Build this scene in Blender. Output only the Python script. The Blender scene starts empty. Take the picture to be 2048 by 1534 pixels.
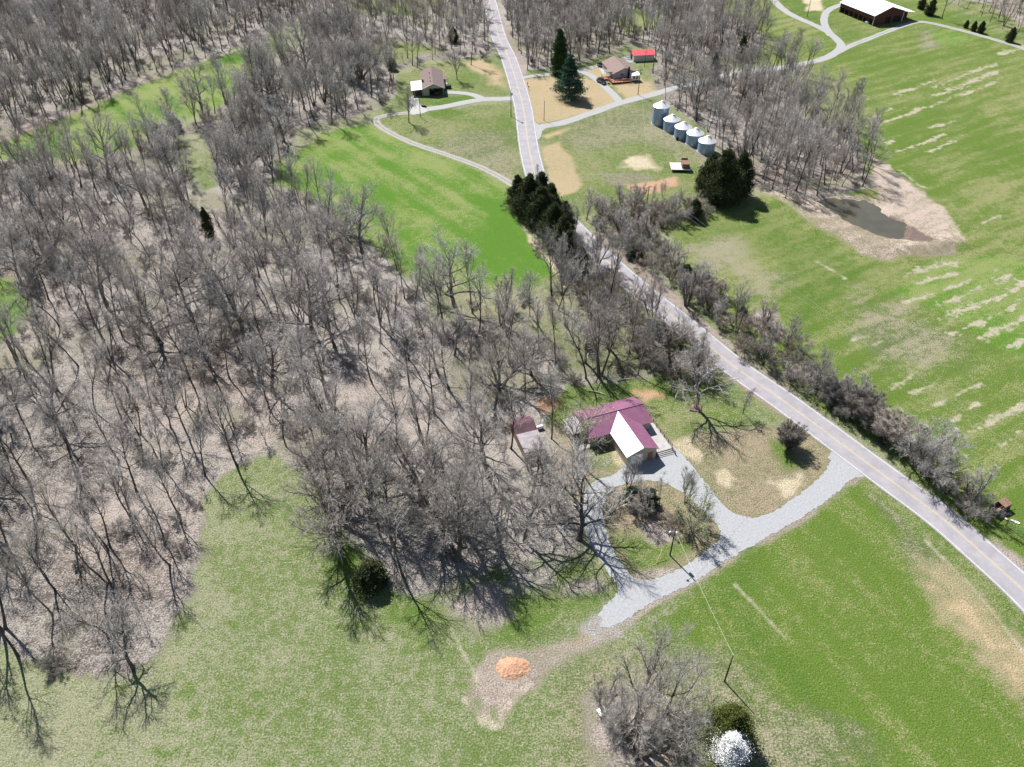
import bpy, math, random
import numpy as np
from mathutils import Vector, Matrix
from mathutils.geometry import tessellate_polygon

# ------------------------------------------------------------------ camera, sky, sun
SC = bpy.context.scene
F, TH, HC = 1600.0, math.radians(40.3), 112.0          # focal length in pixels of the 2048 px photo, pitch, height
cam_d = bpy.data.cameras.new('camera'); cam = bpy.data.objects.new('camera', cam_d)
SC.collection.objects.link(cam); SC.camera = cam
cam.location = (0, 0, HC); cam.rotation_euler = (math.pi/2 - TH, 0, 0)
cam_d.sensor_width = 36; cam_d.lens = F/2048*36; cam_d.clip_end = 20000; cam_d.clip_start = 1
SUN_AZ, SUN_EL = math.radians(327), math.radians(50)    # clockwise from +Y
w = bpy.data.worlds.new('World'); SC.world = w; w.use_nodes = True
nt = w.node_tree; sky = nt.nodes.new('ShaderNodeTexSky'); sky.sky_type = 'NISHITA'; sky.sun_disc = False
sky.sun_elevation = SUN_EL; sky.sun_rotation = SUN_AZ; sky.air_density = 1.2; sky.dust_density = .6; sky.ozone_density = 1.5
nt.links.new(sky.outputs[0], nt.nodes['Background'].inputs[0]); nt.nodes['Background'].inputs[1].default_value = .05
sd = bpy.data.lights.new('sun', 'SUN'); sd.energy = 4.8; sd.angle = math.radians(.5); sd.color = (1, .965, .91)
so = bpy.data.objects.new('sun', sd); SC.collection.objects.link(so)
sdir = Vector((math.sin(SUN_AZ)*math.cos(SUN_EL), math.cos(SUN_AZ)*math.cos(SUN_EL), math.sin(SUN_EL)))
so.rotation_euler = sdir.to_track_quat('Z', 'Y').to_euler(); so.location = (0, 0, 200)
SC.view_settings.view_transform = 'Standard'; SC.view_settings.look = 'None'
SC.view_settings.exposure = 1.0; SC.view_settings.gamma = 1
SC.cycles.max_bounces = 5; SC.cycles.diffuse_bounces = 2; SC.cycles.glossy_bounces = 2; SC.cycles.transmission_bounces = 2

RNG = np.random.default_rng(7); random.seed(7)
R = math.radians
COL = SC.collection

# ------------------------------------------------------------------ measuring: photo pixel -> point at height z
def G(px, py, z=0.0):
    u = px-1024.0; v = py-767.0
    dy = F*math.cos(TH)-v*math.sin(TH); dz = -F*math.sin(TH)-v*math.cos(TH)
    k = (z-HC)/dz
    return (u*k, dy*k)
def PX(x, y, z=0.0):
    qz = z-HC
    d = y*math.cos(TH)-qz*math.sin(TH)
    return (1024+F*x/d, 767-F*(y*math.sin(TH)+qz*math.cos(TH))/d)
def HT(b, ty):                                         # height of something standing at pixel b whose top shows at row ty
    x, y = G(*b); lo, hi = 0., 50.
    for _ in range(30):
        m = (lo+hi)/2
        if PX(x, y, m)[1] > ty: lo = m
        else: hi = m
    return lo

# ------------------------------------------------------------------ tags
def tag(o, label=None, cat=None, group=None, kind=None):
    if label: o['label'] = label
    if cat: o['category'] = cat
    if group: o['group'] = group
    if kind: o['kind'] = kind
    return o
def empty(name, x, y, z=0, rz=0, label=None, cat=None, group=None):
    o = bpy.data.objects.new(name, None); COL.objects.link(o)
    o.location = (x, y, z); o.rotation_euler = (0, 0, rz); o.empty_display_size = .5
    return tag(o, label, cat, group)
def copy_tree(o, parent=None):
    c = o.copy(); COL.objects.link(c)
    if parent: c.parent = parent
    for ch in list(o.children): copy_tree(ch, c)
    return c

# ------------------------------------------------------------------ mesh builder
class MB:
    def __init__(s): s.v = []; s.f = []; s.m = []
    def add(s, vs, fs, mi=0):
        n = len(s.v); s.v += [tuple(q) for q in vs]; s.f += [tuple(i+n for i in f) for f in fs]; s.m += [mi]*len(fs)
    def box(s, x0, y0, z0, x1, y1, z1, mi=0):
        x0, x1 = sorted((x0, x1)); y0, y1 = sorted((y0, y1)); z0, z1 = sorted((z0, z1))
        s.add([(x0,y0,z0),(x1,y0,z0),(x1,y1,z0),(x0,y1,z0),(x0,y0,z1),(x1,y0,z1),(x1,y1,z1),(x0,y1,z1)],
              [(0,3,2,1),(4,5,6,7),(0,1,5,4),(1,2,6,5),(2,3,7,6),(3,0,4,7)], mi)
    def slab(s, c, t, mi=0):                            # 4 corners (any plane) thickened downward by t
        c = [Vector(q) for q in c]; d = Vector((0, 0, -t))
        s.add(c+[q+d for q in c], [(0,1,2,3),(7,6,5,4),(0,4,5,1),(1,5,6,2),(2,6,7,3),(3,7,4,0)], mi)
    def poly(s, pts, mi=0): s.add(pts, [tuple(range(len(pts)))], mi)
    def prism(s, pts, d, mi=0):                         # polygon pts extruded by vector d
        n = len(pts); d = Vector(d); p = [Vector(q) for q in pts]
        s.add(p+[q+d for q in p], [tuple(range(n))[::-1], tuple(range(n, 2*n))]+[(i, (i+1)%n, n+(i+1)%n, n+i) for i in range(n)], mi)
    def cyl(s, a, b, r0, r1=None, n=10, mi=0, caps=True):
        r1 = r0 if r1 is None else r1
        a = Vector(a); b = Vector(b); t = (b-a).normalized()
        e = t.orthogonal().normalized(); g = t.cross(e)
        vs = []
        for c, r in ((a, r0), (b, r1)):
            for i in range(n):
                q = 2*math.pi*i/n; vs.append(c+(e*math.cos(q)+g*math.sin(q))*r)
        fs = [(i, (i+1)%n, n+(i+1)%n, n+i) for i in range(n)]
        if caps: fs += [tuple(range(n))[::-1], tuple(range(n, 2*n))]
        s.add(vs, fs, mi)
    def lathe(s, prof, n=40, mi=0, c=(0, 0)):
        vs = []
        for r, z in prof:
            for i in range(n):
                q = 2*math.pi*i/n; vs.append((c[0]+r*math.cos(q), c[1]+r*math.sin(q), z))
        fs = []
        for k in range(len(prof)-1):
            fs += [(k*n+i, k*n+(i+1)%n, (k+1)*n+(i+1)%n, (k+1)*n+i) for i in range(n)]
        s.add(vs, fs, mi)
    def split(s, name, mats, parent=None):              # every separate piece its own object (8 vertices a box)
        for k in range(len(s.v)//8):
            m = MB(); m.v = s.v[k*8:k*8+8]; m.f = [tuple(i-k*8 for i in f) for f in s.f if f[0]//8 == k]; m.m = [0]*len(m.f); m.build(name, mats, parent)
    def build(s, name, mats, parent=None, smooth=False):
        me = bpy.data.meshes.new(name); me.from_pydata(s.v, [], s.f)
        mats = mats if isinstance(mats, (list, tuple)) else [mats]
        for m in mats: me.materials.append(m)
        if len(mats) > 1: me.polygons.foreach_set('material_index', s.m)
        if smooth: me.polygons.foreach_set('use_smooth', [True]*len(s.f))
        me.update()
        o = bpy.data.objects.new(name, me); COL.objects.link(o)
        if parent: o.parent = parent
        return o

# ------------------------------------------------------------------ materials
def mat(name, c, rough=.85, c2=None, scale=2.0, bump=0, bscale=8, metal=0, thr=(.35, .65), detail=4, spec=.3, stretch=None):
    m = bpy.data.materials.new(name); m.use_nodes = True; t = m.node_tree; b = t.nodes['Principled BSDF']
    b.inputs['Roughness'].default_value = rough; b.inputs['Metallic'].default_value = metal
    b.inputs['Specular IOR Level'].default_value = spec
    b.inputs['Base Color'].default_value = (*c, 1)
    if c2 or bump:
        tc = t.nodes.new('ShaderNodeTexCoord'); src = tc.outputs['Object']
        if stretch:
            mp = t.nodes.new('ShaderNodeMapping'); mp.inputs['Scale'].default_value = stretch
            t.links.new(src, mp.inputs[0]); src = mp.outputs[0]
    if c2:
        n = t.nodes.new('ShaderNodeTexNoise'); n.inputs['Scale'].default_value = scale; n.inputs['Detail'].default_value = detail
        n.inputs['Roughness'].default_value = .65
        r = t.nodes.new('ShaderNodeValToRGB'); r.color_ramp.elements[0].position = thr[0]; r.color_ramp.elements[1].position = thr[1]
        r.color_ramp.elements[0].color = (*c, 1); r.color_ramp.elements[1].color = (*c2, 1)
        t.links.new(src, n.inputs['Vector']); t.links.new(n.outputs['Fac'], r.inputs[0]); t.links.new(r.outputs[0], b.inputs['Base Color'])
    if bump:
        n = t.nodes.new('ShaderNodeTexNoise'); n.inputs['Scale'].default_value = bscale; n.inputs['Detail'].default_value = 3
        q = t.nodes.new('ShaderNodeBump'); q.inputs['Distance'].default_value = bump; q.inputs['Strength'].default_value = 1
        t.links.new(src, n.inputs['Vector']); t.links.new(n.outputs['Fac'], q.inputs['Height']); t.links.new(q.outputs[0], b.inputs['Normal'])
    return m
def tinted(m, lo=.7, hi=1.35, warm=.12):               # every plant gets its own shade of the same stuff
    t = m.node_tree; b = t.nodes['Principled BSDF']; src = b.inputs['Base Color'].links[0].from_socket
    oi = t.nodes.new('ShaderNodeObjectInfo'); mr = t.nodes.new('ShaderNodeMapRange'); mr.inputs['To Min'].default_value = lo; mr.inputs['To Max'].default_value = hi
    t.links.new(oi.outputs['Random'], mr.inputs['Value']); hs = t.nodes.new('ShaderNodeHueSaturation')
    m2 = t.nodes.new('ShaderNodeMath'); m2.operation = 'FRACT'; m3 = t.nodes.new('ShaderNodeMath'); m3.operation = 'MULTIPLY'; m3.inputs[1].default_value = 17.3
    t.links.new(oi.outputs['Random'], m3.inputs[0]); t.links.new(m3.outputs[0], m2.inputs[0])
    m4 = t.nodes.new('ShaderNodeMapRange'); m4.inputs['To Min'].default_value = .5; m4.inputs['To Max'].default_value = 1.35
    t.links.new(m2.outputs[0], m4.inputs['Value']); t.links.new(m4.outputs[0], hs.inputs['Saturation']); t.links.new(mr.outputs[0], hs.inputs['Value'])
    t.links.new(src, hs.inputs['Color']); t.links.new(hs.outputs[0], b.inputs['Base Color']); return m
def ribbed(name, c, c2, axis, pitch, depth, rough=.45, metal=0, spec=.4, saw=False):   # seams / siding / corrugation running across one axis
    m = mat(name, c, rough, c2, .8, metal=metal, spec=spec); t = m.node_tree; b = t.nodes['Principled BSDF']
    tc = t.nodes.new('ShaderNodeTexCoord'); wv = t.nodes.new('ShaderNodeTexWave'); wv.bands_direction = axis
    wv.wave_profile = 'SAW' if saw else 'SIN'
    wv.inputs['Scale'].default_value = 2*math.pi/20/pitch
    q = t.nodes.new('ShaderNodeBump'); q.inputs['Distance'].default_value = depth
    t.links.new(tc.outputs['Object'], wv.inputs[0]); t.links.new(wv.outputs['Fac'], q.inputs['Height']); t.links.new(q.outputs[0], b.inputs['Normal'])
    return m
M = {}
M['maroon_u'] = ribbed('maroon_roof_metal', (.185,.074,.132), (.220,.094,.160), 'X', .45, .03, .38)
M['maroon_shaded'] = ribbed('shaded_maroon_metal', (.05,.022,.032), (.10,.04,.058), 'X', .45, .03, .6)  # shade on the shed gable is put into this darker maroon
M['maroon_v'] = ribbed('maroon_wing_metal', (.185,.074,.132), (.220,.094,.160), 'Y', .45, .03, .38)
M['palemetal'] = ribbed('pale_roof_metal', (.72,.71,.70), (.78,.77,.76), 'Y', .45, .02, .45)
M['greymetal'] = ribbed('grey_roof_metal', (.15,.13,.145), (.24,.215,.235), 'X', .4, .02, .5)
M['barnroof'] = ribbed('barn_roof_metal', (.70,.72,.74), (.78,.79,.80), 'Y', .6, .03, .4)
M['redroof'] = ribbed('red_roof_metal', (.52,.06,.08), (.60,.09,.11), 'X', .5, .03, .45)
M['whitemetal'] = mat('white_sheet', (.75,.74,.72), .5, (.82,.82,.80), 1)
M['shingle'] = mat('brown_shingles', (.115,.085,.085), .9, (.175,.13,.125), 2.2, .015, 14)
M['shingle2'] = mat('tan_shingles', (.16,.115,.10), .9, (.23,.17,.15), 2.2, .015, 14)
M['siding_tan'] = ribbed('tan_siding', (.42,.38,.30), (.47,.43,.35), 'Z', .18, .02, .7, saw=True)
M['siding_grey'] = ribbed('grey_siding', (.36,.36,.40), (.42,.42,.45), 'Z', .18, .02, .7, saw=True)
M['siding_cream'] = ribbed('cream_siding', (.55,.55,.48), (.60,.60,.53), 'Z', .18, .02, .7, saw=True)
M['brick'] = mat('brown_brick', (.10,.055,.045), .9, (.17,.10,.08), 9, .01, 20)
M['logwood'] = ribbed('log_wall', (.11,.06,.04), (.17,.10,.06), 'Z', .3, .05, .8)
M['redwood'] = mat('red_stained_wood', (.26,.10,.06), .8, (.36,.16,.10), 5, .01, 9)
M['deckgrey'] = ribbed('grey_deck_boards', (.27,.26,.26), (.36,.35,.34), 'Y', .3, .015, .8)
M['rail'] = mat('weathered_rail', (.12,.09,.075), .9, (.22,.17,.14), 5)
M['railpale'] = mat('pale_rail', (.40,.36,.32), .9, (.5,.46,.42), 5)
M['barnred'] = ribbed('barn_red_boards', (.085,.028,.024), (.13,.045,.036), 'X', .35, .02, .8)
M['white'] = mat('white_paint', (.75,.75,.73), .6, (.82,.82,.8), 3)
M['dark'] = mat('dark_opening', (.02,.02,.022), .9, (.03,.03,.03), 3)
M['glass'] = mat('window_glass', (.03,.035,.045), .12, spec=.8)
M['galv'] = ribbed('sky_blue_galvanised_steel', (.22,.32,.50), (.28,.38,.56), 'Z', .5, .02, .38, .35)  # blue of the reflected sky is put into the base colour
M['galvroof'] = mat('galvanised_roof', (.62,.63,.64), .42, (.72,.72,.72), 2, metal=.25)
M['steel'] = mat('grey_steel', (.38,.38,.38), .5, (.5,.5,.5), 4, metal=.4)
M['rust'] = mat('rusty_steel', (.13,.07,.05), .85, (.24,.16,.12), 4, .01, 9)
M['bed'] = mat('weathered_trailer_bed', (.50,.45,.38), .9, (.68,.63,.55), 2.2, .01, 7)
M['pole'] = mat('creosoted_pole', (.05,.038,.03), .9, (.10,.08,.065), 6, .01, 10)
M['ceramic'] = mat('pale_insulator', (.6,.62,.66), .35)
M['wire'] = mat('power_wire', (.42,.42,.40), .5)
M['wiredark'] = mat('service_wire', (.10,.10,.10), .5)
M['carblack'] = mat('black_car_paint', (.012,.013,.018), .22, spec=.7)
M['cardark'] = mat('dark_blue_car_paint', (.02,.025,.04), .25, spec=.7)
M['carwhite'] = mat('white_car_paint', (.7,.7,.7), .3, spec=.6)
M['rubber'] = mat('tyre_rubber', (.02,.02,.02), .9)
M['rim'] = mat('wheel_rim', (.4,.4,.42), .35, metal=.7)
M['lampred'] = mat('red_lens', (.35,.02,.02), .3)
M['lampclear'] = mat('clear_lens', (.6,.6,.6), .2)
M['concrete'] = mat('concrete', (.28,.28,.27), .9, (.36,.355,.34), 1.5, .01, 8)
M['asphalt'] = None
M['bark'] = tinted(mat('dark_bark', (.035,.028,.025), .95, (.15,.13,.115), 3.5, .03, 12, stretch=(1,1,.35)), .6, 1.5)
M['barkgrey'] = tinted(mat('grey_bark', (.07,.058,.052), .95, (.26,.235,.215), 3.0, .03, 12, stretch=(1,1,.35)), .6, 1.4)
M['twig'] = tinted(mat('grey_twigs', (.105,.093,.086), .95, (.53,.495,.47), 1.6, thr=(.38,.62)))
M['twigbrown'] = tinted(mat('brown_twigs', (.10,.084,.070), .95, (.37,.335,.30), 1.6, thr=(.38,.62)))
M['snag'] = mat('bleached_wood', (.38,.34,.30), .9, (.50,.46,.42), 4)
M['bud'] = mat('yellow_green_buds', (.20,.26,.05), .8, (.28,.34,.09), 2)
M['cedar'] = mat('cedar_foliage', (.022,.036,.012), .9, (.070,.080,.028), 1.8)
M['cedarolive'] = mat('olive_cedar_foliage', (.055,.075,.014), .9, (.10,.115,.025), 1.3)  # the broad cedar's own olive green
M['pine'] = mat('pine_needles', (.024,.066,.040), .9, (.060,.125,.078), 1.4)
M['spruce'] = mat('spruce_foliage', (.020,.055,.014), .9, (.045,.095,.024), 1.2)
M['shrubgreen'] = mat('evergreen_shrub_leaves', (.022,.04,.022), .9, (.06,.08,.05), 1.3)
M['blossom'] = mat('white_blossom', (.72,.73,.75), .8, (.85,.85,.86), 3)
M['clay'] = mat('orange_clay', (.32,.17,.10), .95, (.45,.28,.19), 2.4, .12, 3)
M['stone'] = mat('pale_stone', (.33,.29,.26), .95, (.5,.45,.41), 2, .03, 5)
M['water'] = mat('murky_water', (.062,.058,.040), .07, (.085,.076,.054), .10, spec=.5)
M['greenmetal'] = mat('green_gate_metal', (.02,.10,.07), .5, (.03,.14,.10), 3)

# ------------------------------------------------------------------ 2-D noise and polygons (numpy)
def vnoise(x, y, scale, seed):
    r = np.random.default_rng(seed); T = r.random((256, 256))
    x = x/scale+1000.3; y = y/scale+1000.7
    xi = np.floor(x).astype(int); yi = np.floor(y).astype(int); fx = x-xi; fy = y-yi
    fx = fx*fx*(3-2*fx); fy = fy*fy*(3-2*fy)
    a = T[xi&255, yi&255]; b = T[(xi+1)&255, yi&255]; c = T[xi&255, (yi+1)&255]; d = T[(xi+1)&255, (yi+1)&255]
    return (a*(1-fx)+b*fx)*(1-fy)+(c*(1-fx)+d*fx)*fy
def fbm(x, y, scale, seed, o=4):
    s = 0; a = 1; t = 0
    for k in range(o):
        s = s+a*vnoise(x, y, scale/2**k, seed+k*13); t += a; a *= .55
    return s/t
def sdist(px, py, poly):                               # signed distance, positive inside
    poly = np.asarray(poly, float); n = len(poly)
    d = np.full(px.shape, 1e9); ins = np.zeros(px.shape, bool)
    for i in range(n):
        x0, y0 = poly[i]; x1, y1 = poly[(i+1) % n]
        ex, ey = x1-x0, y1-y0; wx, wy = px-x0, py-y0
        t = np.clip((wx*ex+wy*ey)/(ex*ex+ey*ey+1e-9), 0, 1)
        d = np.minimum(d, (wx-ex*t)**2+(wy-ey*t)**2)
        c = (y0 > py) != (y1 > py)
        ins ^= c & (px < (x1-x0)*(py-y0)/((y1-y0) if y1 != y0 else 1e-9)+x0)
    d = np.sqrt(d)
    return np.where(ins, d, -d)
def segdist(px, py, pts):
    d = np.full(px.shape, 1e9)
    for (x0, y0), (x1, y1) in zip(pts[:-1], pts[1:]):
        ex, ey = x1-x0, y1-y0
        t = np.clip(((px-x0)*ex+(py-y0)*ey)/(ex*ex+ey*ey+1e-9), 0, 1)
        d = np.minimum(d, (px-x0-ex*t)**2+(py-y0-ey*t)**2)
    return np.sqrt(d)
def gp(l): return [G(*q) for q in l]
def smooth_line(pts, step=3.0):                        # Catmull-Rom resample in world space
    p = [np.array(q, float) for q in pts]; p = [2*p[0]-p[1]]+p+[2*p[-1]-p[-2]]
    out = []
    for i in range(1, len(p)-2):
        L = np.linalg.norm(p[i+1]-p[i]); n = max(2, int(L/step))
        for k in range(n):
            t = k/n
            out.append(.5*((2*p[i])+(-p[i-1]+p[i+1])*t+(2*p[i-1]-5*p[i]+4*p[i+1]-p[i+2])*t*t+(-p[i-1]+3*p[i]-3*p[i+1]+p[i+2])*t**3))
    out.append(p[-2])
    return np.array(out)

# ------------------------------------------------------------------ lines read off the photo
ROAD = [(925,-120),(945,-75),(962,-38),(978,0),(985,25),(991,50),(1000,80),(1017,116),(1035,171),(1047,219),(1056,285),(1062,316),(1071,350),(1085,384),(1107,416),(1147,457),(1188,497),(1240,546),(1300,596),(1379,659),(1430,702),(1482.7,744),(1550.8,790.6),(1629.7,848),(1701.4,901.8),(1783.8,962.7),(1883,1035.7),(1959,1102),(2047,1182),(2150,1286),(2260,1398),(2400,1545),(2640,1800)]
LANE = [(1060,256),(1074,256),(1090,252),(1124,246),(1175,229),(1244,205),(1312,187),(1357,174),(1401,164),(1463,147),(1550,137),(1623,124),(1662,111),(1682,95),(1677,82),(1657,65),(1633,52),(1582,29),(1551,4),(1535,-25)]
BARN_LOOP = [(1662,72),(1652,55),(1648,40),(1655,22),(1677,11),(1705,2)]
BARN_LANE = [(1678,104),(1700,92),(1736,78),(1793,56),(1834,44),(1861,46),(1912,58),(1964,72),(2025,90),(2090,112)]
H2DRIVE = [(1241,206),(1228,190),(1203,167),(1180,150),(1160,142)]
H2LANE = [(1036,156),(1060,153),(1090,149),(1124,148),(1160,140),(1203,130),(1215,126)]
H1DRIVE = [(1029,196.5),(1000,198),(964,199),(925,206),(885,214),(850,219),(828,221)]
H1DRIVE2 = [(968,198),(950,191),(933,187),(905,184.5),(890,184.5)]
TRACK = [(832,224),(793,228),(762,233),(752,240),(765,256),(817,283),(885,306.5),(953,331),(1000,354),(1036,376),(1062,388)]
roadw = smooth_line(gp(ROAD), 2.5); lanew = smooth_line(gp(LANE), 3)
ALLROADS = [(roadw, 4.2), (lanew, 3), (smooth_line(gp(BARN_LANE), 4), 3), (smooth_line(gp(BARN_LOOP), 4), 3), (smooth_line(gp(H2DRIVE), 3), 2.5),
            (smooth_line(gp(H2LANE), 3), 2.5), (smooth_line(gp(H1DRIVE), 3), 3), (smooth_line(gp(TRACK), 3), 2.2)]
DRV_OUT = [(1672,905),(1660,925),(1647,948),(1608,980),(1594,992),(1565,1012),(1540,1026),(1515,1034),(1494,1035),(1474,1029),(1456,1018),(1440,1002),(1426,984),(1411,965),(1399,950),(1383,930),(1362,908),(1345,892),(1318,890),(1300,915),(1258,925),(1225,950),(1193,961),(1176,974),(1164,992),(1160,1026),(1166,1052),(1175,1076),(1186,1098),(1198,1118),(1212,1137),(1225,1156),(1234,1172),(1233,1188),(1213,1207),(1204,1219),(1196,1232),(1206,1240),(1201,1252),(1222,1254),(1251,1240),(1274,1224),(1304,1205),(1342,1186),(1380,1168),(1416,1146),(1445,1125),(1483,1104),(1521,1083),(1560,1060),(1598,1038),(1625,1020),(1655,1000),(1680,980),(1700,962),(1722,945),(1716,925)]
DRV_HOLE = [(1206,1012),(1207,1041),(1214,1068),(1224,1095),(1233,1114),(1244,1129),(1254,1143),(1266,1152),(1280,1159),(1297,1161),(1320,1154),(1346,1144),(1365,1134),(1390,1117),(1410,1104),(1426,1091),(1438,1080),(1441,1068),(1436,1052),(1422,1037),(1412,1026),(1399,1014),(1388,1003),(1376,992),(1363,984),(1348,976),(1325,965),(1300,961),(1268,964),(1250,966),(1236,972),(1222,981),(1212,992)]
POND = [(1638,400),(1665,397),(1691,397),(1712,399),(1727,401),(1742,406),(1753,413),(1765,423),(1776,433),(1792,440),(1808,447),(1806,462),(1795,472),(1776,471),(1759,467),(1735,457),(1711,446),(1693,436),(1677,426),(1655,412)]

# zone colours: (green or base, second colour, share of the second)
LUSH = ((.066,.118,.018), (.140,.165,.058), .40)
BRIGHT = ((.070,.150,.018), (.170,.205,.070), .46)
MEADOW = ((.095,.135,.040), (.215,.215,.140), .54)
FIELD = ((.082,.132,.022), (.190,.195,.086), .40)
DULL = ((.085,.112,.042), (.225,.208,.140), .55)
YARD = ((.078,.128,.026), (.200,.195,.105), .48)
TAN = ((.325,.255,.160), (.235,.215,.115), .36)
TANPALE = ((.42,.36,.26), (.28,.24,.16), .40)
DRYY = ((.240,.196,.140), (.115,.125,.055), .36)
LITTER = ((.278,.253,.232), (.095,.080,.070), .42)
LITPINK = ((.302,.262,.236), (.130,.100,.086), .38)
BANK = ((.37,.305,.262), (.19,.165,.115), .40)
MUD = ((.17,.125,.105), (.12,.09,.08), .5)
CLAYZ = ((.40,.22,.125), (.30,.235,.17), .5)
SOIL = ((.275,.235,.205), (.17,.13,.11), .45)
MUDTAN = ((.225,.185,.125), (.27,.225,.175), .5)
GRAVZ = ((.27,.262,.262), (.21,.18,.155), .45)
BROWNG = ((.10,.12,.05), (.22,.19,.15), .5)

W3 = [(-120,330),(60,318),(150,330),(270,300),(300,272),(350,262),(420,235),(470,190),(500,160),(520,130),(560,105),(600,95),(640,70),(700,88),(760,120),(788,150),(788,190),(760,215),(700,236),(650,250),(590,262),(575,300),(545,335),(550,370),(610,390),(680,440),(720,478),(770,520),(830,560),(900,600),(990,610),(1060,590),(1110,575),(1140,560),(1180,590),(1230,615),(1300,665),(1380,735),(1330,752),(1270,760),(1200,772),(1130,790),(1100,810),(1110,850),(1135,880),(1150,940),(1160,975),(1160,1030),(1180,1090),(1150,1110),(1080,1120),(1010,1150),(930,1160),(830,1190),(770,1180),(715,1120),(680,1065),(655,1010),(645,960),(600,935),(545,915),(490,925),(440,950),(405,1000),(395,1060),(385,1120),(380,1170),(355,1230),(330,1290),(270,1350),(190,1360),(120,1340),(60,1320),(0,1300),(-120,1230)]
W1 = [(-150,-60),(660,-60),(640,10),(590,40),(520,75),(460,100),(380,125),(280,155),(210,195),(120,225),(0,268),(-150,310)]
W4 = [(1300,140),(1330,120),(1400,160),(1440,150),(1500,138),(1560,132),(1620,135),(1655,160),(1680,205),(1702,255),(1716,300),(1736,335),(1735,372),(1690,388),(1640,398),(1600,410),(1560,400),(1500,372),(1480,330),(1435,300),(1410,262),(1360,225),(1325,200)]
FC = [(640,-60),(968,-60),(972,0),(985,50),(998,95),(975,112),(905,118),(850,120),(800,140),(770,130),(715,95),(650,72),(600,70),(620,10)]
FD = [(985,-60),(1420,-60),(1410,0),(1440,15),(1515,60),(1530,95),(1480,118),(1400,140),(1320,140),(1305,95),(1255,92),(1195,118),(1100,140),(1045,142),(1025,105),(1005,55),(992,0)]
FR_ = [(1870,-60),(1905,0),(1925,32),(2000,60),(2048,78),(2130,95),(2130,-60)]
HEDGER = [(1140,432),(1200,425),(1240,405),(1330,392),(1400,420),(1395,450),(1330,455),(1300,470),(1400,560),(1520,640),(1560,680),(1640,770),(1750,850),(1850,940),(1960,1010),(1990,1040),(1950,1060),(1800,930),(1700,862),(1600,790),(1520,735),(1450,670),(1380,610),(1300,550),(1230,495)]
HEDGEL = [(1030,405),(1075,395),(1130,460),(1180,520),(1240,575),(1330,660),(1400,715),(1430,740),(1400,765),(1340,755),(1250,700),(1180,640),(1130,560),(1090,500),(1050,450)]
M1 = [(-60,305),(0,285),(120,240),(230,200),(300,165),(370,135),(470,105),(520,88),(560,78),(590,95),(560,118),(530,135),(520,160),(470,200),(410,222),(350,245),(300,262),(270,290),(150,322),(60,312),(-60,325)]
M2 = [(740,246),(760,258),(815,286),(885,310),(950,335),(1000,358),(1028,378),(1022,410),(1045,452),(1080,490),(1105,520),(1120,545),(1070,575),(990,590),(900,580),(830,545),(770,510),(720,465),(680,430),(610,385),(552,368),(548,335),(600,300),(630,275),(690,255)]
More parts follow.
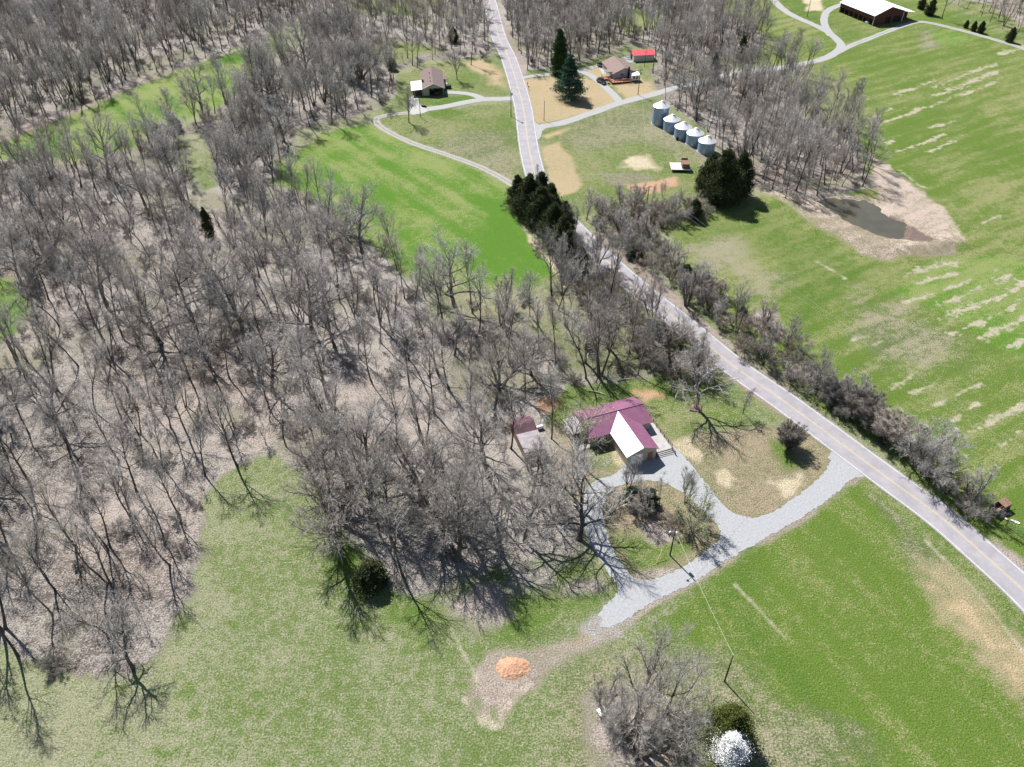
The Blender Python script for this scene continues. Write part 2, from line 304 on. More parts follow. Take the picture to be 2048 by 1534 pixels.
zones = [   # (colours, outline in the photo, edge softness m, edge wobble m)
 (FIELD, [(1300,-80),(2300,-80),(2400,1300),(2060,1180),(1950,1060),(1850,960),(1700,860),(1560,740),(1420,600),(1330,470),(1400,420),(1500,400),(1740,330),(1700,190),(1500,120)], 2, 3),
 (BRIGHT, M2, 2, 2), (BRIGHT, M1, 3, 3),
 (YARD, [(750,238),(830,228),(1020,204),(1040,270),(1055,330),(1060,372),(1000,350),(900,310),(800,275)], 2, 2),
 (DULL, [(860,300),(900,270),(960,255),(1010,265),(1035,330),(1040,370),(960,330)], 6, 4),
 (YARD, [(790,200),(800,150),(870,125),(975,118),(1005,150),(1020,195),(880,212)], 2, 2),
 (TAN, [(905,125),(965,118),(1000,140),(1012,180),(985,165),(950,140)], 4, 3),
 (LUSH, [(862,208),(895,195),(940,192),(960,198),(880,212)], 1, 1),
 (LUSH, [(850,228),(900,215),(930,226),(890,240)], 2, 2),
 (TAN, [(1042,158),(1150,148),(1200,165),(1240,203),(1170,228),(1095,248),(1068,244),(1055,200)], 2, 1.5),
 (TAN, [(1165,138),(1210,133),(1225,160),(1215,170)], 2, 1), (TAN, [(1225,178),(1300,160),(1315,185),(1255,202)], 2.5, 2),
 (TAN, [(1215,170),(1270,165),(1300,175),(1290,160),(1280,150),(1250,185)], 2, 2),
 (YARD, [(1290,122),(1330,120),(1325,150),(1290,160),(1275,140)], 2, 2), (YARD, [(1140,140),(1210,110),(1260,112),(1265,125),(1200,130)], 2, 2),
 (YARD, [(1085,262),(1180,236),(1290,205),(1330,235),(1400,300),(1410,400),(1330,470),(1240,430),(1160,430),(1110,400),(1085,330)], 2, 2),
 (DULL, [(1130,250),(1220,228),(1290,210),(1330,250),(1380,300),(1370,330),(1280,280),(1200,300),(1120,290)], 6, 4),
 (TAN, [(1078,290),(1120,285),(1150,320),(1165,370),(1155,385),(1120,392),(1100,360),(1085,320)], 1.5, 1.5),
 (TAN, [(1085,272),(1140,252),(1145,258),(1095,278)], 2, 1.5),
 (TANPALE, [(1225,338),(1260,315),(1295,312),(1325,335),(1318,345),(1270,342)], 2.5, 3),
 (BROWNG, [(1195,345),(1260,340),(1320,350),(1300,365),(1230,372)], 3, 3),
 (CLAYZ, [(1250,372),(1300,360),(1350,355),(1352,368),(1320,383),(1270,388)], 1.5, 2),
 (BROWNG, [(1300,205),(1345,235),(1425,305),(1400,325),(1350,290),(1295,232)], 4, 2),
 (LITTER, W1, 2, 2.5), (LITTER, W3, 1.5, 2.5), (LITTER, W4, 2, 2.5), (LITTER, FC, 3, 3), (LITTER, FD, 3, 3), (LITTER, FR_, 3, 4),
 (LITPINK, [(-60,285),(100,232),(200,190),(280,150),(370,122),(470,98),(520,80),(520,88),(370,135),(280,168),(200,205),(60,262),(-60,305)], 1.5, 1.5),
 (MEADOW, [(345,272),(400,262),(432,320),(440,372),(405,395),(370,345)], 3, 3),
 (LITPINK, [(395,385),(450,370),(462,420),(440,480),(400,500),(385,440)], 4, 3),
 (LITPINK, [(296,490),(330,480),(350,560),(395,625),(380,640),(330,600),(305,540)], 3, 3),
 (BRIGHT, [(-60,560),(10,555),(45,570),(68,620),(50,660),(0,690),(-60,700)], 2, 2),
 (LITPINK, [(0,700),(60,650),(80,600),(120,560),(150,640),(130,700),(60,740),(0,760)], 4, 4),
 (LITPINK, [(280,760),(420,720),(560,780),(600,860),(520,900),(440,860),(330,880),(260,830)], 8, 5),
 (LITPINK, [(80,1000),(250,960),(360,1000),(370,1100),(300,1180),(160,1150),(80,1080)], 8, 5),
 (LITPINK, [(650,780),(760,760),(860,800),(850,900),(760,940),(670,900)], 8, 5),
 (YARD, [(690,95),(760,85),(860,85),(870,105),(800,125),(740,118)], 6, 5), (YARD, [(1230,20),(1330,15),(1330,55),(1250,65)], 6, 6), (YARD, [(680,-60),(880,-60),(890,0),(840,30),(700,25)], 8, 8),
 (YARD, [(1415,115),(1475,108),(1480,135),(1430,140)], 5, 3), (YARD, [(1550,150),(1640,140),(1700,190),(1700,250),(1640,250),(1600,200)], 6, 5),
 (BROWNG, [(1180,590),(1300,680),(1380,740),(1330,752),(1130,760),(1080,690),(1100,620)], 8, 5),
 (DULL, [(850,560),(980,590),(1110,560),(1170,600),(1190,680),(1000,650),(880,640)], 8, 5),
 (BANK, [(1500,372),(1560,385),(1620,400),(1700,390),(1750,395),(1738,305),(1776,333),(1827,370),(1885,415),(1926,486),(1899,507),(1852,512),(1773,520),(1723,511),(1704,498),(1674,477),(1623,453),(1571,409)], 1.5, 1.8),
 (LITPINK, [(1490,360),(1600,380),(1740,372),(1720,330),(1600,340),(1500,330)], 6, 3),
 (MUD, [(1780,430),(1808,440),(1830,455),(1856,472),(1874,487),(1841,489),(1800,478),(1760,470),(1700,445),(1690,430)], 1, 1),
 (LUSH, [(1340,470),(1400,440),(1450,430),(1560,420),(1700,510),(1760,540),(1700,620),(1600,660),(1550,600),(1530,520)], 8, 6),
 (DULL, [(1370,500),(1470,480),(1530,540),(1580,560),(1540,590),(1440,540)], 8, 6),
 (DULL, [(1690,590),(1800,600),(1900,680),(1880,760),(1760,730),(1680,640)], 9, 7),
 (BRIGHT, [(1790,585),(1850,530),(1950,510),(2070,520),(2070,720),(2000,690),(1930,650),(1870,620)], 2, 2),
 (DULL, [(1840,60),(1880,60),(1890,90),(1850,100)], 5, 3), (BRIGHT, [(1860,62),(1910,62),(1950,80),(1900,92),(1870,85)], 4, 2),
 (LUSH, [(1560,-60),(1610,0),(1650,30),(1650,60),(1590,30),(1540,-20)], 2, 2), (LUSH, [(1680,40),(1740,60),(1700,85),(1680,75),(1665,50)], 4, 3),
 (TANPALE, [(1600,-60),(1640,-10),(1650,22),(1610,22),(1615,10),(1590,-20)], 2, 2),
 (YARD, [(1920,0),(1990,10),(2080,60),(2080,100),(1960,60),(1900,30)], 4, 3), (LITPINK, [(1990,-60),(2100,-60),(2100,50),(2040,50),(1990,20)], 5, 4),
 (YARD, [(1105,800),(1140,770),(1250,768),(1370,745),(1440,790),(1500,830),(1500,860),(1410,850),(1360,880),(1330,880),(1290,800),(1180,810),(1130,870),(1105,850)], 2, 2),
 (DRYY, [(1110,850),(1180,890),(1250,905),(1240,950),(1180,965),(1150,1000),(1110,960)], 3, 2),
 (YARD, [(1180,900),(1225,900),(1230,925),(1200,945),(1175,935)], 2, 2), (TANPALE, [(1222,890),(1232,895),(1262,930),(1250,938),(1230,925)], 1, .6),
 (CLAYZ, [(1075,800),(1110,790),(1118,812),(1085,820)], 2, 2), (CLAYZ, [(1275,785),(1310,780),(1325,790),(1290,800)], 2, 2),
 (DRYY, [(1345,885),(1400,865),(1500,855),(1580,850),(1640,880),(1668,908),(1648,950),(1600,988),(1540,1026),(1494,1036),(1450,1015),(1400,950),(1365,908)], 1.5, 1),
 (TANPALE, [(1348,885),(1380,880),(1408,905),(1400,925),(1378,915),(1360,905)], 1.2, 1.5),
 (TANPALE, [(1427,943),(1450,935),(1470,958),(1455,972),(1435,965)], .8, 1.2), (TANPALE, [(1545,965),(1600,952),(1610,970),(1570,990)], 1.5, 2),
 (LUSH, [(1540,880),(1570,885),(1600,930),(1570,940),(1545,910)], 2, 1.5),
 (DRYY, DRV_HOLE, .8, .5),
 (YARD, [(1225,1060),(1290,1075),(1380,1080),(1400,1100),(1310,1145),(1270,1140),(1240,1110)], 3, 2),
 (LITPINK, [(1285,1050),(1350,1060),(1340,1080),(1300,1075)], 2, 2), (LITPINK, [(1270,1150),(1300,1140),(1350,1135),(1340,1148),(1297,1163)], 1, .6),
 (SOIL, [(1704,980),(1728,945),(1690,955),(1660,985),(1600,1030),(1520,1078),(1445,1120),(1380,1163),(1300,1203),(1250,1248),(1253,1258),(1310,1215),(1390,1172),(1450,1135),(1530,1090),(1610,1045),(1670,1005)], .5, .5),
 (SOIL, [(1150,1262),(1213,1212),(1225,1200),(1235,1205),(1265,1245),(1225,1275),(1160,1310),(1100,1360),(1040,1410),(1000,1450),(950,1430),(935,1370),(950,1330),(1000,1305),(1080,1290)], 2.2, 3.4),
 (MUDTAN, [(1140,1290),(1185,1235),(1215,1225),(1215,1262),(1170,1290)], 1.5, .8),
 (GRAVZ, [(1150,1258),(1180,1228),(1222,1195),(1262,1215),(1262,1248),(1225,1268),(1185,1284)], 2.5, 2),
 (DULL, [(1040,1270),(1150,1215),(1160,1235),(1120,1270),(1060,1300)], 2, 1.5),
 (BANK, [(960,1425),(1010,1395),(1060,1370),(1045,1400),(1010,1440),(970,1450)], 2, 3),
 (YARD, [(1200,1140),(1225,1165),(1232,1190),(1170,1240),(1080,1280),(1030,1290),(980,1260),(880,1250),(850,1210),(930,1175),(1100,1115)], 3, 3),
 (LITPINK, [(880,1200),(960,1180),(1000,1230),(930,1260)], 4, 3), (LITTER, [(1040,1130),(1120,1120),(1100,1190),(1030,1180)], 4, 3),
 (LITPINK, [(1110,1170),(1200,1150),(1215,1180),(1150,1200)], 3, 2),
 (FIELD, [(1275,1262),(1390,1178),(1450,1140),(1560,1075),(1660,1010),(1728,965),(1790,1010),(1900,1130),(2060,1300),(2200,1700),(1500,1700),(1500,1534),(1450,1300),(1330,1290)], 2, 2),
 (LUSH, [(1320,1235),(1400,1180),(1500,1120),(1500,1180),(1560,1280),(1660,1400),(1620,1440),(1540,1340),(1440,1250),(1360,1260)], 6, 4),
 (DULL, [(1760,1000),(1840,1060),(1960,1200),(2060,1320),(2060,1420),(1980,1360),(1900,1230),(1800,1080)], 4, 4),
 (TAN, [(1880,1150),(1950,1210),(2060,1340),(2060,1400),(1980,1350),(1920,1240)], 8, 6),
 (YARD, [(1728,965),(1745,960),(1900,1080),(2048,1235),(2048,1270),(1900,1125)], 1, 1),
 (DULL, [(1440,1330),(1500,1360),(1620,1440),(1760,1500),(1800,1640),(1500,1640),(1430,1420)], 7, 5), (DULL, [(1560,1440),(1650,1450),(1740,1540),(1560,1560)], 7, 5),
 (DULL, [(1130,1330),(1400,1300),(1420,1400),(1400,1560),(1130,1560),(1110,1420)], 6, 4), (LITPINK, [(1180,1400),(1280,1400),(1340,1480),(1340,1600),(1220,1600)], 5, 3),
 (CLAYZ, [(1330,1495),(1350,1490),(1352,1520),(1335,1525)], 2, 1),
 (LUSH, [(655,1010),(700,1080),(730,1150),(760,1190),(800,1200),(860,1250),(900,1340),(870,1350),(800,1260),(720,1190),(660,1090),(630,1020)], 4, 4),
 (DRYY, [(1400,716),(1500,775),(1590,840),(1660,895),(1630,880),(1540,820),(1470,770)], 1, .8),
 (SOIL, [(1190,450),(1300,545),(1440,665),(1560,758),(1660,840),(1680,862),(1560,775),(1440,682),(1330,598),(1200,480)], 1, 1),
 (TANPALE, [(1040,440),(1075,490),(1130,545),(1150,560),(1130,575),(1100,530),(1060,480)], 1, .8),
 (SOIL, [(985,0),(1000,30),(1040,110),(1060,150),(1040,150),(1018,110),(995,50)], 1.5, 1),
 (SOIL, [(1990,1085),(2060,1130),(2060,1190),(2010,1130)], 1.5, 1.5),
 (LITPINK, [(1505,625),(1550,630),(1575,665),(1550,690),(1500,650)], 2, 2),
]
STRIPES = [([(1786,189),(1830,176),(1875,160)],1.3),([(1868,174),(1930,150),(1994,126)],1.6),([(1875,191),(1930,170),(1991,143)],1.7),([(1742,254),(1830,222),(1929,187),(1991,164)],1.3),([(2001,109),(2060,88)],2),([(1773,288),(1790,283)],1.6),([(1803,302),(1850,284),(1888,269)],1.3),([(1858,303),(1890,290),(1929,273)],1.2),([(1861,256),(1909,242)],1.2),([(1735,239),(1783,218)],1),
 ([(1882,416),(1905,448),(1926,484)],1.0),([(1963,448),(2001,429)],.7),([(1812,549),(1860,540),(1920,518)],1.7),([(1834,567),(1880,555),(1913,547)],1.2),([(1809,604),(1881,583),(1942,558)],1.0),([(1877,613),(1930,590),(2010,552)],1.5),([(1884,640),(1960,608),(2010,588),(2060,562)],1.7),([(1902,667),(1988,636),(2060,592)],1.3),([(1960,678),(2060,632)],1.4),([(2024,692),(2060,676)],1.3),([(1787,776),(1815,757),(1848,733)],.8),([(1827,787),(1866,767)],.8),([(1873,808),(1960,767)],.8),([(1902,837),(1952,810)],1),([(1938,864),(1990,838),(2060,806)],1.2),([(2006,889),(2042,862)],.9),([(1708,679),(1735,672)],.7),([(1633,523),(1660,538),(1690,556)],.5),([(1990,540),(2024,554),(2060,575)],.9),([(1745,690),(1765,683)],.7),
 ([(1775,331),(1792,350)],1),([(1800,340),(1840,372),(1870,380)],.8),([(1470,1170),(1500,1200),(1570,1275)],.25),([(900,1255),(940,1330),(970,1400)],.3),([(930,1400),(960,1440),(1000,1455)],.6),([(1850,1080),(1950,1180),(2060,1320)],.3)]

# ------------------------------------------------------------------ the ground sheet
def build_ground():
    rows = np.concatenate([np.linspace(1720, 1540, 60), np.linspace(1540, 0, 1000)[1:], np.linspace(0, -90, 30)[1:]])
    ys = np.array([G(1024, r)[1] for r in rows]); ys = np.concatenate([[-400, -100, 0, 25], ys, [620, 800, 1200, 2500, 6000]])
    cs = np.concatenate([[-60, -12, -4, -2.2, -1.6], np.linspace(-1.3, 1.3, 1040), [1.6, 2.2, 4, 12, 60]])
    half = 30+ys*.60; half = np.where(ys < 25, 45, half)
    X = np.outer(half, cs); Y = np.repeat(ys[:, None], len(cs), 1)
    x = X.ravel(); y = Y.ravel(); n = len(x)
    A = np.empty((n, 4), np.float32); B = np.empty((n, 4), np.float32); A[:, 3] = 1
    def setc(w_, z):
        ca, cb, mx = z; w_ = w_[:, None]
        A[:, :3] = A[:, :3]*(1-w_)+np.array(ca)*w_; B[:, :3] = B[:, :3]*(1-w_)+np.array(cb)*w_; B[:, 3] = B[:, 3]*(1-w_[:, 0])+mx*w_[:, 0]
    A[:, :3] = MEADOW[0]; B[:, :3] = MEADOW[1]; B[:, 3] = MEADOW[2]
    n1 = fbm(x, y, 9, 1)-.5; n2 = fbm(x, y, 2.2, 2)-.5
    def region(poly, soft, wob):
        pl = np.array(gp(poly)); m = soft+wob*2+3
        bb = (x > pl[:, 0].min()-m) & (x < pl[:, 0].max()+m) & (y > pl[:, 1].min()-m) & (y < pl[:, 1].max()+m)
        w_ = np.zeros(n); i = np.where(bb)[0]
        if len(i):
            d = sdist(x[i], y[i], pl)+wob*(n1[i]*2.2+n2[i]*1.2)
            w_[i] = np.clip(.5+d/soft, 0, 1)
        return w_
    for z in zones: setc(region(z[1], z[2], z[3]), z[0])
    # broad drifts of greener and drier growth over all the grass
    lit = A[:, 1] > A[:, 0]*1.2
    d1 = fbm(x, y, 26, 31); d2 = fbm(x+y*.5, y, 60, 41); d3 = fbm(x, y, 5, 51)
    dry = np.clip((d1-.5)*3.2, -1, 1)*.18+np.clip((d2-.5)*3, -1, 1)*.14+np.clip((d3-.5)*3, -1, 1)*.10
    B[:, 3] = np.clip(B[:, 3]+dry, .05, .95)
    # mowing swaths across the big right field
    fx = x*math.cos(R(-21))-y*math.sin(R(-21)); ang = R(31); t = -x*math.sin(ang)+y*math.cos(ang)
    rf = region([(1300,-80),(2300,-80),(2400,1300),(1850,960),(1560,740),(1420,560),(1500,410),(1740,330),(1700,190)], 3, 1)
    B[:, 3] = np.clip(B[:, 3]+rf*.075*np.sin(t*2*math.pi/6.3+5*n1), .03, .97)
    uu = x*math.cos(ang)+y*math.sin(ang); st = fbm(uu*.16+900, t, 1.7, 61, 3)-.5; st2 = fbm(uu*.10+500, t, 5.5, 63, 3)-.5
    B[:, 3] = np.clip(B[:, 3]+rf*(st*.55+st2*.22), .03, .97)
    nf_ = region([(1275,1262),(1390,1178),(1560,1075),(1728,965),(1900,1130),(2200,1700),(1500,1700),(1330,1290)], 3, 1)
    a2_ = R(-62); uu2 = x*math.cos(a2_)+y*math.sin(a2_); tt2 = -x*math.sin(a2_)+y*math.cos(a2_)
    B[:, 3] = np.clip(B[:, 3]+nf_*((fbm(uu2*.12+300, tt2, 3.2, 67, 3)-.5)*.42+.04*np.sin(tt2*2*math.pi/4.6+3*n1)), .03, .97)
    mb_ = region(M2, 2, 1)+region(M1, 2, 1); a3 = R(-52); u3 = x*math.cos(a3)+y*math.sin(a3); t3 = -x*math.sin(a3)+y*math.cos(a3)
    B[:, 3] = np.clip(B[:, 3]+mb_*((fbm(u3*.2+200, t3, 3.5, 69, 3)-.5)*.9+(fbm(x, y, 14, 71, 3)-.5)*1.0), .05, .95)
    # moss and new grass showing through the leaf litter
    isl = (np.abs(A[:, 0]-.278) < .010) | (np.abs(A[:, 0]-.302) < .010)
    gg = np.clip((fbm(x, y, 16, 73, 4)-.52)*6, 0, 1)*isl
    setc(gg*.55, ((.12,.135,.06), (.235,.215,.165), .5))
    for pts, hw in STRIPES:
        d = segdist(x, y, gp(pts)); k = np.where(d < 6)[0]
        br = fbm(uu[k]*.45+700, t[k], 1.9, 77, 3); fine = fbm(x[k], y[k], .8, 79, 2)
        w_ = np.zeros(n); w_[k] = np.clip((hw*((br-.5)*2.8+.36+(fine-.5)*1.8)-d[k])/.8+.5, 0, 1)
        setc(w_*.92, ((.36,.32,.25), (.22,.22,.14), .42))
    # trees and grass thin out in tufts; worn specks
    sp = fbm(x, y, 3.0, 91, 3); k = np.clip((sp-.70)*9, 0, 1)*lit
    setc(k*.5, LUSH)
    # height: pond hollow, its dam, a shallow roll elsewhere beyond the buildings
    Z = np.zeros(n)
    pd = sdist(x, y, gp(POND)); pb = region(zones[[i for i, q in enumerate(zones) if q[0] is BANK][0]][1], 6, 1)
    berm = [(1560,400),(1620,440),(1680,470),(1740,495),(1800,500),(1860,498),(1905,485)]
    bd = segdist(x, y, gp(berm))
    Z += 1.1*np.exp(-(bd/4.0)**2)*(1+.25*np.sin(fx*1.9))
    near = np.clip((pd+2.0+n2*3)/3, 0, 1); Z = Z*(1-near)-near*.9
    Z += .10*pb*(fbm(x, y, 1.5, 15)-.5)*(pd < 0)
    me = bpy.data.meshes.new('ground'); nr, nc = X.shape
    co = np.stack([x, y, Z], 1).astype(np.float32)
    i = np.arange(nr-1)[:, None]*nc+np.arange(nc-1)[None]; q = np.stack([i, i+1, i+nc+1, i+nc], -1).reshape(-1, 4)
    me.vertices.add(n); me.vertices.foreach_set('co', co.ravel())
    me.loops.add(q.size); me.loops.foreach_set('vertex_index', q.ravel().astype(np.int32))
    me.polygons.add(len(q)); me.polygons.foreach_set('loop_start', np.arange(0, q.size, 4, dtype=np.int32))
    me.polygons.foreach_set('use_smooth', np.ones(len(q), bool)); me.update(calc_edges=True)
    for nm, arr in (('cA', A), ('cB', B)):
        at = me.attributes.new(nm, 'FLOAT_COLOR', 'POINT'); at.data.foreach_set('color', arr.astype(np.float32).ravel())
    m = bpy.data.materials.new('ground_cover'); m.use_nodes = True; t = m.node_tree; b = t.nodes['Principled BSDF']; N = t.nodes; L = t.links
    b.inputs['Roughness'].default_value = .97; b.inputs['Specular IOR Level'].default_value = .12
    a1 = N.new('ShaderNodeAttribute'); a1.attribute_name = 'cA'; a2 = N.new('ShaderNodeAttribute'); a2.attribute_name = 'cB'
    tc = N.new('ShaderNodeTexCoord')
    def noise(s, d=3, r=.6):
        q_ = N.new('ShaderNodeTexNoise'); q_.inputs['Scale'].default_value = s; q_.inputs['Detail'].default_value = d; q_.inputs['Roughness'].default_value = r
        L.new(tc.outputs['Object'], q_.inputs['Vector']); return q_.outputs['Fac']
    def mth(op, u, v, clamp=False):
        q_ = N.new('ShaderNodeMath'); q_.operation = op; q_.use_clamp = clamp
        for k_, s_ in enumerate((u, v)):
            if isinstance(s_, (int, float)): q_.inputs[k_].default_value = s_
            else: L.new(s_, q_.inputs[k_])
        return q_.outputs[0]
    nf = noise(3.1, 3, .62); nm_ = noise(.7, 3, .6)
    s = mth('ADD', mth('MULTIPLY', nf, .66), mth('MULTIPLY', nm_, .34))
    # share of the second colour: threshold of the noise moved by the painted share
    thr = mth('SUBTRACT', 1.0, a2.outputs['Alpha'])
    f = mth('ADD', mth('MULTIPLY', mth('SUBTRACT', s, mth('ADD', mth('MULTIPLY', thr, .36), .32)), 8.0), .5, True)
    mx = N.new('ShaderNodeMix'); mx.data_type = 'RGBA'; L.new(f, mx.inputs['Factor']); L.new(a1.outputs['Color'], mx.inputs['A']); L.new(a2.outputs['Color'], mx.inputs['B'])
    var = mth('ADD', mth('MULTIPLY', noise(4.4, 2, .6), 2.1), -.05)
    hv = N.new('ShaderNodeVectorMath'); hv.operation = 'SCALE'; L.new(mx.outputs['Result'], hv.inputs[0]); L.new(var, hv.inputs['Scale'])
    L.new(hv.outputs[0], b.inputs['Base Color'])
    bp = N.new('ShaderNodeBump'); bp.inputs['Distance'].default_value = .30; bp.inputs['Strength'].default_value = .9
    L.new(noise(3.0, 3, .7), bp.inputs['Height']); L.new(bp.outputs[0], b.inputs['Normal'])
    me.materials.append(m)
    o = bpy.data.objects.new('ground', me); COL.objects.link(o); o['kind'] = 'structure'
build_ground()

# ------------------------------------------------------------------ roads
def surf(name, c, c2, sc, extra=None, rough=.9, bump=.02, bs=14):
    m = mat(name, c, rough, c2, sc, bump, bs); return m
M['asphalt'] = surf('worn_asphalt', (.225,.215,.235), (.285,.272,.292), .35)
M['gravel'] = surf('pale_gravel', (.238,.243,.256), (.312,.320,.336), 2.6, bump=.05, bs=7)
M['gravel2'] = surf('lane_gravel', (.23,.23,.235), (.32,.32,.32), 2.5, bump=.03)
M['trackm'] = surf('track_gravel', (.17,.16,.12), (.28,.26,.22), 1.5, bump=.05)
M['lineW'] = mat('white_line', (.62,.62,.62), .7, (.40,.39,.40), 3)
M['lineY'] = mat('yellow_line', (.52,.40,.16), .7, (.36,.30,.20), 2.5)
def strip(name, line, w0, w1, z, m, parent=None, jit=0.0, kind='structure'):
    p = np.asarray(line); t = np.gradient(p, axis=0); t /= np.linalg.norm(t, axis=1)[:, None]; nrm = np.stack([t[:, 1], -t[:, 0]], 1)
    r = np.random.default_rng(len(name)+int(abs(w0)*10))
    a = p+nrm*(w0+jit*(r.random(len(p))-.5))[:, None]; b = p+nrm*(w1+jit*(r.random(len(p))-.5))[:, None]
    mb = MB(); n = len(p)
    mb.add([(q[0], q[1], z) for q in a]+[(q[0], q[1], z) for q in b]+[(q[0], q[1], z-.15) for q in a]+[(q[0], q[1], z-.15) for q in b],
           [(i, i+1, n+i+1, n+i) for i in range(n-1)]+[(i, 2*n+i, 2*n+i+1, i+1) for i in range(n-1)]+[(n+i, n+i+1, 3*n+i+1, 3*n+i) for i in range(n-1)])
    o = mb.build(name, m, parent)
    if not parent: o['kind'] = kind
    return o
rd = strip('road', roadw, -3.35, 3.35, .050, M['asphalt'], jit=.12)
strip('edge_line', roadw, -3.02, -2.90, .056, M['lineW'], rd); strip('edge_line', roadw, 2.90, 3.02, .056, M['lineW'], rd)
strip('centre_line', roadw, -.17, -.07, .056, M['lineY'], rd); strip('centre_line', roadw, .07, .17, .056, M['lineY'], rd)
strip('lane', lanew, -1.9, 1.9, .040, M['gravel2'], jit=.35)
strip('barn_lane', smooth_line(gp(BARN_LANE), 3), -1.5, 1.5, .032, M['gravel2'], jit=.35)
strip('barn_loop', smooth_line(gp(BARN_LOOP), 3), -1.7, 1.7, .028, M['gravel2'], jit=.35)
strip('lane_grass_strip', smooth_line(gp(BARN_LANE), 3)[3:], -.22, .22, .040, mat('lane_centre_grass', (.15,.15,.09), .95, (.25,.23,.17), 1.5), jit=.3)
strip('house_lane', smooth_line(gp(H2LANE), 3), -1.4, 1.4, .032, M['gravel2'], jit=.3)
strip('house_driveway', smooth_line(gp(H2DRIVE), 3), -1.5, 1.5, .028, M['gravel2'], jit=.2)
strip('gravel_driveway', smooth_line(gp(H1DRIVE), 3), -1.9, 1.9, .032, M['gravel2'], jit=.3)
strip('carport_driveway', smooth_line(gp(H1DRIVE2), 3), -1.5, 1.5, .028, M['gravel2'], jit=.3)
strip('farm_track', smooth_line(gp(TRACK), 2), -1.4, 1.4, .022, M['trackm'], jit=.5)
for s in (-1, 1): strip('wheel_rut', smooth_line(gp(TRACK), 2), s*.75-.28, s*.75+.28, .027, M['gravel2'], jit=.25)
def sheet(name, outer, holes, z, m, jit=.12, step=.7):
    r = np.random.default_rng(3)
    def dens(l):
        w_ = smooth_line(gp(l)+[G(*l[0])], step)[:-1]; return w_+(r.random(w_.shape)-.5)*jit
    loops = [dens(outer)]+[dens(h) for h in holes]
    vec = [[Vector((q[0], q[1], z)) for q in l] for l in loops]
    tri = tessellate_polygon(vec); flat = [v for l in vec for v in l]
    me = bpy.data.meshes.new(name)
    fs = []
    for a, b, c in tri:
        n = (flat[b]-flat[a]).cross(flat[c]-flat[a]).z
        fs.append((a, b, c) if n > 0 else (a, c, b))
    me.from_pydata([tuple(v) for v in flat], [], fs); me.materials.append(m)
    o = bpy.data.objects.new(name, me); COL.objects.link(o); o['kind'] = 'structure'; return o
sheet('driveway', DRV_OUT, [DRV_HOLE], .034, M['gravel'], .42, .45)
sheet('road_apron', [(1655,915),(1680,893),(1740,935),(1722,955),(1700,950)], [], .030, M['gravel2'], .2)
sheet('lane_apron', [(1063,238),(1078,250),(1100,249),(1085,262),(1080,275),(1066,285)], [], .044, M['gravel2'], .3)
sheet('parking_pad', [(818,192),(830,192),(836,196),(842,212),(855,222),(835,228),(820,226)], [], .036, M['concrete'], .2)
sheet('house_slab', [(1197,135),(1203,132),(1213,146),(1207,149)], [], .036, M['concrete'], .05)
sheet('garage_apron', [(1240,116),(1255,112),(1268,122),(1258,126)], [], .036, M['gravel2'], .2)
sheet('pond_water', [(1628,401),(1660,394),(1700,393),(1745,401),(1785,430),(1816,446),(1812,468),(1795,477),(1760,472),(1705,451),(1665,426)], [], -.42, M['water'], .3)
bpy.data.objects['pond_water'].name = 'pond'

# ------------------------------------------------------------------ buildings (each in its own frame: x along, y away from the camera side, z up)
def window(parent, x0, x1, z0, z1, y, side='y', fm='white', sgn=-1):
    """a framed window on a wall plane y=const (side 'y') or x=const (side 'x'); sgn = outward direction"""
    a = MB(); g = MB(); w_ = .08; o1 = y+sgn*.05; gi = y+sgn*.02
    def bx(mb, u0, v0, u1, v1, d0, d1):
        if side == 'y': mb.box(u0, d0, v0, u1, d1, v1)
        else: mb.box(d0, u0, v0, d1, u1, v1)
    bx(a, x0, z0, x1, z0+w_, y+sgn*.003, o1); bx(a, x0, z1-w_, x1, z1, y+sgn*.003, o1)
    bx(a, x0, z0+w_, x0+w_, z1-w_, y+sgn*.003, o1); bx(a, x1-w_, z0+w_, x1, z1-w_, y+sgn*.003, o1)
    bx(a, (x0+x1)/2-.03, z0+w_, (x0+x1)/2+.03, z1-w_, y+sgn*.022, o1)
    f = a.build('window', M[fm], parent)
    bx(g, x0+w_, z0+w_, x1-w_, z1-w_, y+sgn*.003, gi); g.build('pane', M['glass'], f)
    return f
def gable_walls(x0, x1, y0, y1, ze, zr, along='x'):
    mb = MB()
    if along == 'x':
        ym = (y0+y1)/2; mb.prism([(x0,y0,0),(x0,y1,0),(x0,y1,ze),(x0,ym,zr),(x0,y0,ze)], (x1-x0,0,0))
    else:
        xm = (x0+x1)/2; mb.prism([(x0,y0,0),(x1,y0,0),(x1,y0,ze),(xm,y0,zr),(x0,y0,ze)], (0,y1-y0,0))
    return mb
def railing(parent, pts, h=1.0, post=.11, m='rail', step=1.5):
    mb = MB()
    for (a, b) in zip(pts[:-1], pts[1:]):
        a = Vector(a); b = Vector(b); n = max(1, round((b-a).length/step))
        for i in range(n+1):
            q = a.lerp(b, i/n); mb.box(q.x-post/2, q.y-post/2, q.z, q.x+post/2, q.y+post/2, q.z+h)
        d = (b-a).normalized()
        for hh in (.35, .65): mb.cyl(a+Vector((0,0,h*hh)), b+Vector((0,0,h*hh)), .035, n=4)
        mb.cyl(a+Vector((0,0,h)), b+Vector((0,0,h)), .075, n=4)
    return mb.build('railing', M[m], parent)

